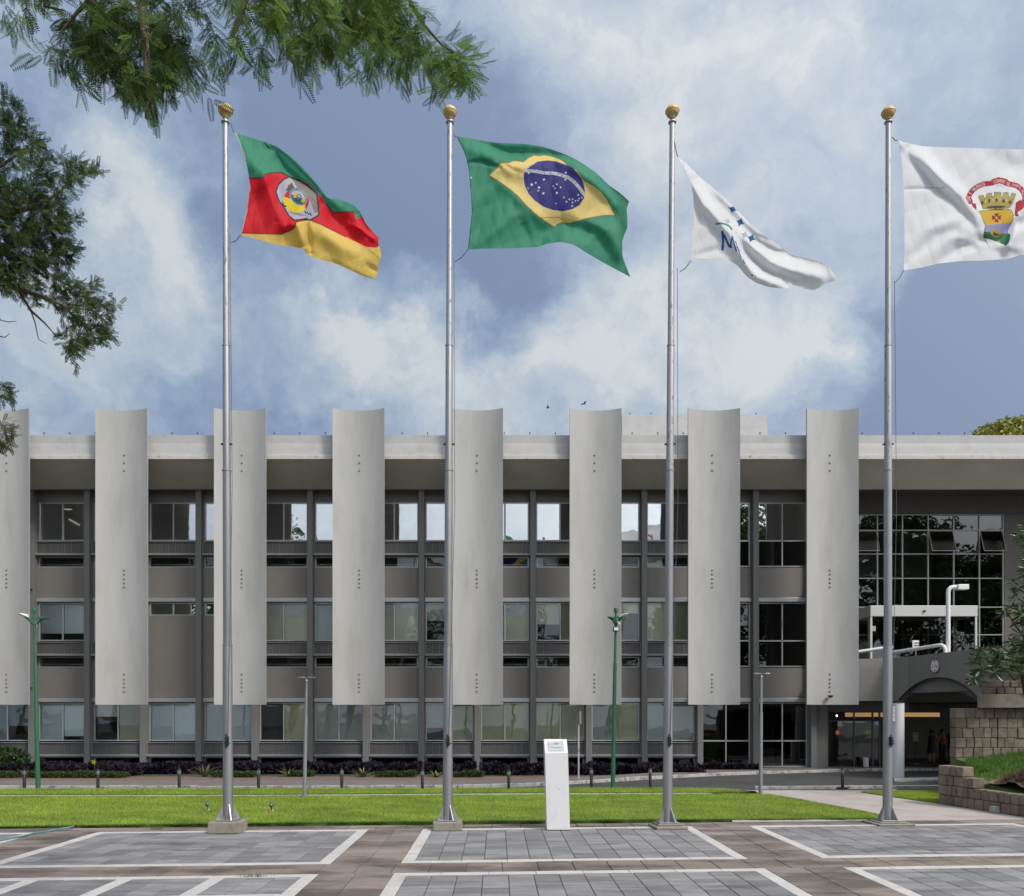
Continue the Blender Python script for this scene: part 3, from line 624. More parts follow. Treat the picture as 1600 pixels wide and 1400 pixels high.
ps = at(1462, 1040.5, YBR(1462)); dirv = (at(1482,1040,YBR(1482))-at(1442,1040,YBR(1442))); dirv.z = 0; dirv.normalize(); nv = Vector((dirv.y, -dirv.x, 0))
if nv.y > 0: nv = -nv
rr = .305; axr = dirv; 
def spos(u, v):
    a, b = (u*2-1), (1-v*2); r = np.maximum(np.abs(a), np.abs(b)); q = np.hypot(a, b)+1e-9; a, b = a*r/q, b*r/q
    c = ps + nv*.045
    V = np.stack([c.x+axr.x*a*rr, c.y+axr.y*a*rr, c.z+b*rr], 1); return V, np.stack([a, b], 1)
def spaint(Q):
    C = np.tile(np.array([.75,.74,.78]), (len(Q), 1)); r = np.hypot(Q[:,0], Q[:,1]); C[r > .84] = (.28,.015,.04)
    for s in (1, -1):
        k = (Q[:,1]*s > .48) & (Q[:,1]*s < .74) & (np.abs(Q[:,0]) < (Q[:,1]*s-.44)*.7); C[k] = (.02,.02,.02)
    T = Q*np.array([1, -1]); C[text_path(T, [(-.66,0),(.66,0)], 0, 1.32, '2,8m', .5)] = (.03,.03,.03); return C
painted('sign_face', 60, 60, spos, spaint, signm, sgn)
bk = MB(); ring = lambda o_: [tuple(ps + nv*o_ + axr*math.cos(t_)*rr + Vector((0,0,math.sin(t_)*rr))) for t_ in [2*math.pi*k/28 for k in range(28)]]
bk.loft([ring(.005), ring(.04)]); bk.build('sign_back', M['greypaint'], sgn)
# white round column and its plate
cl = empty('round_column', (xx(1402.5,33.2), 33.2, 0)); tag(cl, 'round white column standing in the road below the bridge landing', 'column')
MB().lathe((0,0,0), [(.245,-.3),(.245,zy(1098,33.2))], 32).build('shaft', M['whitep'], cl, smooth=True)
MB().lathe((0,0,0), [(.27,zy(1098,33.2)+.002),(.27,zy(1095.5,33.2))], 32).build('shadow_gap_collar', M['black'], cl)
pl = empty('column_plate'); tag(pl, 'narrow pale plate with dark marks fixed to the round white column', 'sign')
cx_, cy_ = xx(1396.5,32.9), 32.92
def cpos(u, v): V = np.stack([cx_+(u-.5)*.10, np.full_like(u, cy_-.03), zy(1104,33)-(v)*.58], 1); return V, np.stack([u, v], 1)
def cpaint(Q):
    C = np.tile(np.array([.6,.6,.63]), (len(Q), 1))
    for a, b in ((.1,.2),(.36,.5),(.64,.76)):
        k = (Q[:,1] > a) & (Q[:,1] < b) & (np.sin(Q[:,1]*90) > -.3) & (Q[:,0] > .2) & (Q[:,0] < .75); C[k] = (.06,.06,.06)
    return C
painted('plate_face', 12, 50, cpos, cpaint, signm, pl)
MB().box(cx_-.06, cx_+.06, cy_-.028, cy_+.02, zy(1104,33)-.6, zy(1104,33)+.02).build('plate_frame', M['greypaint'], pl)
# porch
PO = empty('entrance_porch'); tag(PO, 'white framed glass entrance porch with deep white fascia above the bridge', 'porch')
YP = 38.2
MB().box(xx(1360,YP), xx(1528,YP), YP, YP+1.8, zy(963,YP), zy(946,YP)).build('porch_fascia', M['porchp'], PO, bevel=.02)
for x in (1361.8, 1525.8): MB().box(xx(x,YP)-.045, xx(x,YP)+.045, YP+.02, YP+.12, 3.9, zy(963,YP)-.002).build('post', M['porchp'], PO)
for x in (1370, 1508): MB().box(xx(x,YP)-.05, xx(x,YP)+.05, YP+.7, YP+.78, 3.9, zy(963,YP)-.002).build('mullion', mat('pale_green_frame', (.45,.48,.38), .5), PO)
MB().box(xx(1363,YP), xx(1478,YP), YP+.06, YP+.072, 3.95, zy(963,YP)-.01).build('pane', G_DARK, PO)
MB().box(xx(1484,YP), xx(1524,YP), YP+.06, YP+.072, 3.95, zy(963,YP)-.01).build('pane', G_DARK, PO)
MB().box(xx(1393,YP), xx(1524,YP), YP+.8, YP+.82, 4.55, 4.68).build('door_band', mat('frosted_band', (.25,.26,.25), .5), PO)
MB().lathe((xx(1444,YP), YP-.03, zy(955,YP)), [(.02,-.05),(.06,-.01),(.07,.03)], 12).build('motion_sensor', M['black'], PO)
MB().box(xx(1363,YP), xx(1369,YP), YP+.04, YP+.05, zy(986,YP), zy(978,YP)).build('door_notice', mat('pale_board', (.35,.38,.38), .7), PO)
nb = empty('notice_stand'); tag(nb, 'small white notice on a thin stand behind the bridge handrail', 'notice')
MB().box(xx(1426,37), xx(1436,37), 37, 37.03, zy(1012,37), zy(1000.5,37)).build('notice_face', M['whitep'], nb)
for y in (1004, 1008): MB().box(xx(1428,37), xx(1436,37), 36.99, 36.999, zy(y+1.4,37), zy(y,37)).build('notice_line', M['black'], nb)
MB().tube([at(1431,1012,37.02), Vector((xx(1431,37.02),37.02,3.9))], .02, 8).build('stand', M['greypaint'], nb)
# white lamp on the deck
wl = empty('white_deck_lamp'); tag(wl, 'white lamp post with bent arm and box head on the footbridge', 'street lamp')
Yl = 34.5
MB().tube([at(1481.5,1030,Yl), at(1481.5,926,Yl), at(1482.5,921,Yl), at(1485.5,918,Yl), at(1490,917,Yl), at(1496,917,Yl)], .085, 14).build('post', M['whitep'], wl, smooth=True)
MB().box(xx(1494.5,Yl), xx(1511.5,Yl), Yl-.14, Yl+.14, zy(921.5,Yl), zy(913.5,Yl)).build('lamp_head', M['whitep'], wl, bevel=.02)
# ================================================================== FLAGPOLES
PL = [  # x top, x bottom, base bottom y, plinth (x0, x1, top y), ball y
 (352, 356.5, 1303, 328, 379, 1285, 172.5, 'shortest tiered'), (703, 699.5, 1299, 676, 722, 1285, 175.5, ''), (1050.5, 1043, 1297, 1018, 1069, 1289, 174, ''), (1388, 1387, 1291, 1355, 1414, 1286, 176, '')]
PLAB = ['leftmost flagpole, silver steel, on the tallest concrete block, flying the green red yellow flag',
        'silver steel flagpole flying the green flag with yellow diamond and blue disc',
        'silver steel flagpole with a stepped concrete base, flying the twisted white flag',
        'rightmost silver steel flagpole with flaking paint, on a thin concrete base']
POLEY = []
for i, (xt, xb, yb, px0, px1, py1, by, _) in enumerate(PL):
    Yf = EYE*FPX/(yb-HY); D_ = (px1-px0)*Yf/FPX; Yc = Yf+D_*.5; POLEY.append(Yc); bx = xx(xb, Yc)
    pt = empty('flagpole', (bx, Yc, 0)); tag(pt, PLAB[i], 'flagpole', 'flagpoles in a row along the front lawn')
    h0 = zy(py1, Yf); ww = D_/2
    m_ = MB(); m_.box(-ww, ww, -D_*.5, D_*.45, 0, h0 if i < 2 else h0*.62)
    pn = m_.build('plinth', M['plinth'], pt, bevel=.02, rot=(0, 0, R(3 if i != 2 else 5)))
    if i >= 2: MB().box(-ww*.78, ww*.78, -D_*.36, D_*.34, h0*.62+.002, h0).build('plinth_step', M['plinth'], pt, bevel=.015, rot=(0,0,R(4)))
    MB().box(-.21, .21, -.21, .21, h0+.002, h0+.03).build('base_plate', M['steel'], pt, bevel=.006)
    for a in range(4):
        gm = MB(); gm.add([(.10,-.008,h0+.03),(.25,-.008,h0+.03),(.10,-.008,h0+.34),(.10,.008,h0+.03),(.25,.008,h0+.03),(.10,.008,h0+.34)], [(0,1,2),(5,4,3),(0,3,4,1),(1,4,5,2),(2,5,3,0)])
        gm.build('gusset', M['steel'], pt, rot=(0, 0, a*math.pi/2+R(30)))
        b_ = MB().lathe((0,0,0), [(.022,0),(.022,.03),(.012,.031),(.012,.07)], 8).build('bolt', M['steel'], pt, loc=((.165)*math.cos(a*math.pi/2+R(75)), .165*math.sin(a*math.pi/2+R(75)), h0+.03))
    tilt = (xx(xt, Yc)-bx)
    ztop = zy(by, Yc); secs = [(h0+.03, zy(1008,Yc), .104, .096), (zy(1008,Yc), zy(735,Yc), .086, .082), (zy(735,Yc), zy(540,Yc), .078, .074), (zy(540,Yc), zy(192,Yc), .066, .056)]
    pos = lambda z: Vector((tilt*(z-h0)/(ztop-h0), 0, z))
    for j, (z0, z1, r0, r1) in enumerate(secs):
        mb = MB(); mb.tube([pos(z0), pos(z1-.06), pos(z1)] if j < 3 else [pos(z0), pos(z1)], [r0, r1, secs[j+1][2]+.004] if j < 3 else [r0, r1], 24)
        mb.build('shaft', M['steelw'] if (j == 3 or i > 1 and j == 2) else M['steel'], pt, smooth=True)
        if j: MB().lathe(tuple(pos(z0)), [(r0+.004,-.02),(r0+.014,-.018),(r0+.014,.014),(r0+.002,.018)], 24).build('joint_ring', M['steel'] if j != 2 else M['greypaint'], pt, smooth=True)
    zt_ = zy(192, Yc)
    MB().lathe(tuple(pos(zt_)), [(.056,-.02),(.085,0),(.085,.02),(.05,.03),(.034,.05),(.034,.13),(.06,.15)], 20).build('collar', M['steel'], pt, smooth=True)
    c = pos(ztop); prof = [(.05,-.155),(.06,-.135)]+[(.142*math.cos(t_), .142*math.sin(t_)*.93) for t_ in [R(-62+k*8) for k in range(8)]]+[(.150,-.008),(.150,.012),(.142,.016)]+[(.142*math.cos(R(a)), .142*math.sin(R(a))*.88) for a in (14,26,38,50,62,74,84)]+[(.004,.126)]
    MB().lathe(tuple(c), prof, 28).build('ball_finial', M['gold'], pt, smooth=True)
    # cleat, clamp and halyard
    zc = zy(1158, Yc); mb = MB(); mb.box(-.02, .045, -.15, -.09, zc-.09, zc+.10); mb.tube([(0,-.15,zc-.13),(.01,-.17,zc),(0,-.15,zc+.15)], .016, 8)
    mb.tube([(-.03,-.12,zc+.05),(.05,-.17,zc+.02),(-.04,-.15,zc-.03),(.05,-.16,zc-.05),(.08,-.13,zc-.04)], .014, 6); mb.build('cleat', M['black'], pt)
    sx = .085 if i in (0, 1) else .115; zu = zy((366, 404, 420, 440)[i], Yc)
    MB().tube([pos(zu)+Vector((sx+.01,-.03,0)), pos(zu*.5+zc*.5)+Vector((sx+.045,-.06,0)), Vector((.03,-.115,zc+.05))], .006, 5).build('halyard', M['rope'], pt)
    ga = MB().box(-.115, .115, -.03, .03, zy(694,Yc)-.012, zy(694,Yc)+.012).build('guide_pin', M['black'], pt)
    ga.location = pos(zy(694,Yc))*1; ga.location.z = 0
# ================================================================== FLAGS
cloth = mat('flag_cloth', (1,1,1), .62, var=.05, scale=1.5, trans=.38, attr='tone', spec=.3, bump=.08, bscale=12)
def cr(pts, t_):
    p = np.array(pts, float); d = np.r_[0, np.cumsum(np.hypot(*np.diff(p, axis=0).T))]; d /= d[-1]
    k = np.clip(np.searchsorted(d, t_, 'right')-1, 0, len(p)-2); u = ((t_-d[k])/(d[k+1]-d[k]))[:, None]
    a, b = p[k], p[k+1]; m0 = (b-p[np.maximum(k-1,0)])*.5; m1 = (p[np.minimum(k+2,len(p)-1)]-a)*.5
    m0 = np.where((k == 0)[:,None], b-a, m0); m1 = np.where((k == len(p)-2)[:,None], b-a, m1)
    lin_ = a*(1-u)+b*u; h = (2*u**3-3*u**2+1)*a+(u**3-2*u**2+u)*m0+(-2*u**3+3*u**2)*b+(u**3-u**2)*m1
    return .35*lin_+.65*h
def seg_d(Q, line):
    """signed distance to a polyline and the arc parameter"""
    line = np.array(line, float); best = np.full(len(Q), 1e9); sg = np.zeros(len(Q)); par = np.zeros(len(Q)); tot = 0
    for a, b in zip(line[:-1], line[1:]):
        d = b-a; ln = np.hypot(*d); d = d/ln; q = Q-a; s = np.clip(q@d, 0, ln); c = a+s[:,None]*d; r = Q-c; ds = np.hypot(r[:,0], r[:,1]); k = ds < best
        v = q[:,0]*(-d[1])+q[:,1]*d[0]; best[k] = ds[k]; sg[k] = np.sign(v[k]); par[k] = tot+s[k]; tot += ln
    return best*sg, par/tot
def flag(name, top, bot, hoist, fly, folds, waves, Y0, yaw, paint, nx, ny, label, tears=0):
    def pos(u, v):
        T, Bm = cr(top, u), cr(bot, u); H, F = cr(hoist, v), cr(fly, v); U, V_ = u[:,None], v[:,None]
        c00, c10, c01, c11 = (np.array(p, float) for p in (top[0], top[-1], bot[0], bot[-1]))
        Q = (1-V_)*T+V_*Bm+(1-U)*H+U*F-((1-U)*(1-V_)*c00+U*(1-V_)*c10+(1-U)*V_*c01+U*V_*c11)
        y = np.zeros(len(Q))
        for line, amp, wd, asym in folds:
            d, s = seg_d(Q, line); w_ = np.where(d > 0, wd*asym, wd); y += amp*np.exp(-(d/w_)**2)*np.sin(np.pi*np.clip(s, .06, .94))**.5
        for kx, ky, ph, am in waves: y += am*np.sin(kx*Q[:,0]+ky*Q[:,1]+ph)*np.clip(u*2.2, .08, 1)
        rs = np.random.RandomState(3)
        for _ in range(7):
            kx, ky, ph = rs.randn()*.16, rs.randn()*.10, rs.rand()*6; y += .008*(1-np.abs(np.sin(.6*(kx*Q[:,0]+ky*Q[:,1]+ph+1.5*np.sin(Q[:,0]*.03+ph)))))
        Y = Y0+yaw*u+y
        return np.stack([(Q[:,0]-CX)*Y/FPX, Y, EYE-(Q[:,1]-HY)*Y/FPX], 1), Q
    o = painted(name, nx, ny, pos, paint, cloth); tag(o, label, 'flag'); return o
def ell(Q, c, rx, ry, a=0):
    q = Q-np.array(c); ca, sa = math.cos(a), math.sin(a); return ((q[:,0]*ca+q[:,1]*sa)/rx)**2+((-q[:,0]*sa+q[:,1]*ca)/ry)**2
GREEN, RED, YEL, CREAM = (.045,.27,.155), (.70,.012,.022), (.80,.56,.13), (.80,.62,.22)
def line_mask(Q, ln, w): d, s = seg_d(Q, ln); return np.abs(d) < w
# --- state flag
gr_low = [(386,278),(412,278.5),(413,273),(425,270),(440,269.5),(452,276),(468,281),(482,287),(494,300),(503,308),(509,318),(520,332),(553,331),(557,342),(572,336),(700,300),(700,100),(300,100),(300,278)]
ye = [(370,364),(440,366),(452,361),(460,356),(463,347),(482,343),(500,350),(540,370),(572,386),(588,387),(600,380),(700,380),(700,500),(360,500)]
def p_state(Q):
    C = np.tile(np.array(RED), (len(Q), 1)); C[in_poly(Q, gr_low)] = GREEN; C[in_poly(Q, ye)] = YEL
    for ln in (gr_low[:7], [(509,318),(520,332),(553,331)], ye[:8]): C[line_mask(Q, ln, .9)] *= .25
    C[(seg_d(Q, [(367,206),(381,243),(389,292),(384,330),(375,370)])[0] > -2.2) & (Q[:,0] < 395)] = (.42,.42,.44)
    shell = [(431,300),(435,288),(445,279),(452,276.5),(460,280),(470,283),(483,292),(495,303),(497,318),(498,336),(484,344),(477,342),(460,344),(452,338),(445,326),(435,312)]
    k = in_poly(Q, shell); fld = k & in_poly(Q, [(456,279),(468,281),(500,300),(500,330),(492,333),(486,318),(478,305),(466,295)])
    vis = k & ~in_poly(Q, gr_low); C[vis] = (.50,.48,.56); C[vis & fld] = (.26,.24,.21)
    C[line_mask(Q, shell+[shell[0]], 1.1) & ~in_poly(Q, gr_low)] = (.02,.02,.03)
    q = Q; body = (ell(Q, (463,313), 20, 19, .45) < 1) & vis & ~fld | (ell(Q, (463,314), 19, 15, .5) < 1) & vis
    s = (Q[:,1]-.35*(Q[:,0]-463))
    C[body & (s < 299)] = (.03,.13,.11); C[body & (s >= 299) & (s < 314)] = (.62,.02,.03); C[body & (s >= 314)] = (.85,.66,.02)
    C[body & (Q[:,0] > 477) & (s > 305)] = (.6,.02,.03)
    C[in_poly(Q, [(446,299),(450,292),(454,287),(456,285),(459,292),(461,296)]) & vis] = (.03,.13,.11)
    C[in_poly(Q, [(449,291),(453,286),(451,294)]) & vis] = (.65,.03,.03); C[in_poly(Q, [(449,287),(453,284),(452,281)]) & vis] = (.7,.5,.05)
    e = ell(Q, (466,308), 15.5, 11, .75); C[(e < 1) & vis] = (.07,.13,.30); C[(e < 1) & (e > .92) & vis] = (.5,.58,.66)
    C[(e < .62) & vis] = (.55,.52,.62); C[(e < .62) & (s > 306.5) & vis] = (.02,.12,.12)
    C[in_poly(Q, [(458,309),(461,299),(464,298),(463,309)]) & (e < .62)] = (.75,.58,.03); C[in_poly(Q, [(470,315),(474,306),(477,313),(475,317)]) & vis] = (.75,.6,.03)
    C[(ell(Q, (467,307), 4, 4) < 1) & (ell(Q, (467,307), 2.6, 2.6) > .8)] = (.2,.19,.24)
    k = (e > .66) & (e < .9) & (np.sin(np.arctan2(Q[:,1]-308, Q[:,0]-466)*22) > .3) & vis; C[k] = (.30,.42,.5)
    for x, y in ((475,329),(479,330.5),(483,332)): C[in_poly(Q, [(x,y),(x+2.2,y+.5),(x+4.5,y+5),(x+2,y+5)])] = (.02,.02,.02)
    C[in_poly(Q, [(441,312),(444,320),(449,322),(446,324),(441,320)]) & vis] = (.05,.05,.06)
    k = in_poly(Q, [(447,322),(456,325),(468,332),(480,337),(470,338),(455,333)]) & vis & ~body; C[k] = (.30,.26,.30)
    return C
Yg = POLEY
ST = flag('state_flag', [(366,207),(388,214),(411,221),(432,229),(450,242),(468,257),(482,272),(498,291),(512,309),(530,312),(553,321),(563,332),(572,350),(583,362),(592,372)],
 [(376,367),(400,373),(430,381.5),(455,385),(474,389),(480,397),(500,406),(522,411),(545,421),(565,430),(577,434)],
 [(366,207),(380,240),(388,270),(388.5,295),(384,330),(376,367)], [(592,372),(591,380),(594.5,391),(595,403),(591,411),(591,424),(585,435),(577,434)],
 [([(372,215),(395,255),(412,275),(420,300),(438,355)], -.13, 9, 1.6), ([(425,235),(450,262),(478,285),(508,312)], .17, 8, 1.5), ([(445,350),(465,352),(475,388)], -.16, 7, 1.4), ([(455,240),(500,300),(540,330)], -.10, 9, 1),
  ([(500,322),(530,350),(572,386)], .13, 12, 1.2), ([(545,350),(565,358),(590,378)], -.07, 4, 1), ([(478,345),(485,395)], .10, 5, .6), ([(375,340),(430,290)], .06, 14, 1), ([(560,335),(575,365)], .07, 5, 1), ([(575,415),(590,425)], .06, 5, 1), ([(470,350),(570,400)], -.09, 14, 1)],
 [(.055,.03,0,.05), (.11,-.06,1,.02)], Yg[0]-.05, .9, p_state, 330, 260, 'green, red and yellow state flag with an oval coat of arms, on the leftmost pole')
# --- national flag
dia = [(765,274),(771,268),(777,263),(781,256),(788,254.5),(795,255),(803,251.5),(811,252.5),(818,253.5),(826,247),(835,242.5),(842,244),(851,242.5),(864,245),(878,251),(887,259),(900,265.5),(913,283),(928,291),(938,299),(948,311),(953,322),(960,336),(945,335.5),(930,338),(915,341),(903,345),(890,348),(878,347),(872,349),(866,354),(855,347),(845,340),(835,332),(823,321),(811,307),(797,295),(780,283)]
stars = [(831,288.5,2.3),(837,285.5,1.4),(842,293,2.3),(841,298,1.5),(849,302,2.2),(825,294,1.2),(826,270.5,1.7),(850,280.5,2),(884,269.8,1.7),(883.5,280.5,1.7),(870,288,1.6),(864.5,291,1.5),(867,294.5,1.3),(876,292.8,1.6),(870,301.5,2.2),(881,308.5,1.5),(889.5,311.5,1.4),(885,315.2,1.4),(894.5,311.5,1.4),(899,314,1.2),(894.3,316.4,1.4),(903,313,1.3),(905,310.3,1.2),(909,308.8,1.2),(903.5,304.5,1.7),(894,322,1.4),(869,318.2,1.2)]
disc = [(819,268),(828,260),(840,252.5),(855,250.5),(868,252),(883,257),(894,261),(902,269),(909,279),(912.5,290),(914,300),(912.5,310),(905,321),(894,327),(880,330),(865,328.5),(850,323.5),(835,313),(826,303),(820,290),(818,279)]
band = [(816,266.2),(826,266.8),(838,267.8),(848,269.8),(856,270.5),(864,270.5),(876,273),(888,277.5),(897,284),(905,293),(911,301.5),(915,306)]
def p_nat(Q):
    C = np.tile(np.array(GREEN), (len(Q), 1)); C[line_mask(Q, dia+[dia[0]], 1.1)] = (.25,.14,.02); C[in_poly(Q, dia)] = CREAM
    C[line_mask(Q, [(846,340),(872,339.5),(886,347)], .6)] = (.45,.22,.02)
    k = in_poly(Q, disc); C[k] = (.035,.035,.20); b = k & line_mask(Q, band, 2.5); C[b] = (.62,.62,.70)
    C[b & text_path(Q, [(p[0], p[1]) for p in band], 5, 111, 'ORDEM E PROGRESSO', 3.9)] = (.06,.16,.10)
    for x, y, r in stars:
        q = Q-np.array((x, y)); a = np.arctan2(q[:,1], q[:,0]); rr_ = r*(.72+.34*np.cos(5*(a+math.pi/2)))
        C[np.hypot(q[:,0], q[:,1]) < np.maximum(rr_, r*.45)] = (.78,.78,.85)
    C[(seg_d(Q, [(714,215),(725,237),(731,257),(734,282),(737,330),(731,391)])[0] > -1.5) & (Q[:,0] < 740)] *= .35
    for y in (277.5, 334): C[np.hypot(Q[:,0]-736, Q[:,1]-y) < 1.2] = (.7,.7,.7)
    return C
flag('national_flag', [(713,213),(735,216),(760,221),(785,223.5),(820,225),(850,230),(880,240),(905,252),(930,269),(950,288),(968,301),(983,315),(976,318),(966,327)],
 [(731,390),(755,388.5),(790,388),(820,387),(840,386),(855,381),(875,378.5),(895,382),(915,394),(935,406),(955,417),(970,425),(985,433)],
 [(713,213),(725,237),(731,257),(734,282),(737,330),(731,390)], [(966,327),(965,338),(970,352),(974,365),(972,380),(973,400),(978,415),(985,433)],
 [([(718,216),(760,240),(800,262),(850,262)], -.12, 11, 1.5), ([(735,222),(790,238),(840,240),(880,247)], .10, 7, 1), ([(880,250),(905,262),(930,280),(960,320)], -.16, 8, 1.6), ([(850,232),(900,252),(950,292),(980,316)], .10, 8, 1),
  ([(840,395),(850,365),(880,350),(930,365),(960,410)], .14, 13, 1), ([(770,275),(820,320),(860,355)], -.05, 9, 1), ([(732,385),(760,330),(800,290)], .07, 14, 1), ([(733,388),(800,340),(835,335)], -.05, 10, 1), ([(905,345),(950,360),(975,420)], -.12, 12, 1.3), ([(730,255),(752,252),(780,262)], .05, 4, 1), ([(780,250),(800,265),(815,270)], .03, 4, 1), ([(815,345),(830,385)], .07, 8, 1), ([(930,300),(955,330),(960,345)], .06, 9, 1)],
 [(.05,.01,.5,.05), (.02,.06,1,.03)], Yg[1]-.03, 1.1, p_nat, 430, 320, 'green national flag with a yellow diamond and starry blue disc, on the second pole')
# --- white bloc flag
WH = (.80,.80,.80)
def star4(Q, c, r, a=0):
    q = Q-np.array(c); th = np.arctan2(q[:,1], q[:,0])-a; rad = r/(np.abs(np.cos(th))**.6+np.abs(np.sin(th))**.6)**1.66*1.0
    return np.hypot(q[:,0], q[:,1]) < rad
def p_bloc(Q):
    C = np.tile(np.array(WH), (len(Q), 1)); BLU = (.012,.10,.33)
    for ln, w in (([(1128.5,362),(1130,376),(1129,390)], 1.8), ([(1128.5,362),(1134,373),(1139,384),(1142,386)], 1.7), ([(1141,386),(1144,370)], 1.4), ([(1144,370),(1147,380),(1150.5,392)], 1.2), ([(1149,377),(1154,391),(1158,403)], .7), ([(1151,386),(1155.5,392)], .6), ([(1161,406),(1163.5,412)], .6)): C[line_mask(Q, ln, w)] = BLU
    C[line_mask(Q, [(1119,350),(1126,348.8),(1133,350),(1138,352.5),(1142,356)], 1.5)] = (.07,.30,.20)
    C[in_poly(Q, [(1141,357),(1145.5,357),(1142.5,360)])] = (.03,.03,.2)
    for c in ((1144.8,326.8),(1156.5,347.3),(1174,372.3)): C[star4(Q, c, 8.5, .35)] = BLU
    C[star4(Q, (1163.5,367), 8, .35)] = (.42,.44,.52); C[star4(Q, (1137,346), 6.5, .35)] = (.5,.58,.6)
    C[np.hypot(Q[:,0]-1175, Q[:,1]-430) < 1.5] = (.1,.1,.1)
    C[line_mask(Q, [(1080,404),(1120,406),(1152,412)], .7)] = (.6,.55,.52)
    return C
flag('white_bloc_flag', [(1059,245),(1075,258),(1092,275),(1110,290),(1131,308),(1150,327),(1170,347),(1195,368),(1215,381),(1236,397),(1270,406),(1290,413),(1300,423)],
 [(1080,407),(1100,405),(1125,406),(1145,410),(1155,418),(1166,431),(1180,441),(1200,448),(1218,450.5),(1232,450),(1240,446),(1262,452.5),(1273,453)],
 [(1059,245),(1074,272),(1083,305),(1084,345),(1080,380),(1080,407)], [(1300,423),(1306,437),(1290,443),(1282,448),(1273,453)],
 [([(1062,252),(1100,320),(1140,365),(1165,410),(1175,430)], -.20, 10, .8), ([(1090,280),(1130,325),(1180,375),(1240,410),(1290,425)], .16, 9, 1), ([(1110,300),(1160,370),(1200,410),(1280,432)], -.12, 10, 1), ([(1140,350),(1170,400),(1210,430),(1262,445)], .17, 10, 1), ([(1068,262),(1082,300),(1095,350)], .05, 6, 1), ([(1165,405),(1185,432),(1230,448)], -.20, 9, 1.2), ([(1190,375),(1240,400),(1290,415)], .10, 7, 1), ([(1075,270),(1105,330),(1128,352)], .05, 7, 1), ([(1225,440),(1235,451)], .08, 4, 1), ([(1085,400),(1120,390),(1135,400)], .04, 6, 1)],
 [(.03,.07,0,.04)], Yg[2]-.02, .8, p_bloc, 340, 260, 'twisted white flag with blue letter M and four pointed stars, on the third pole')
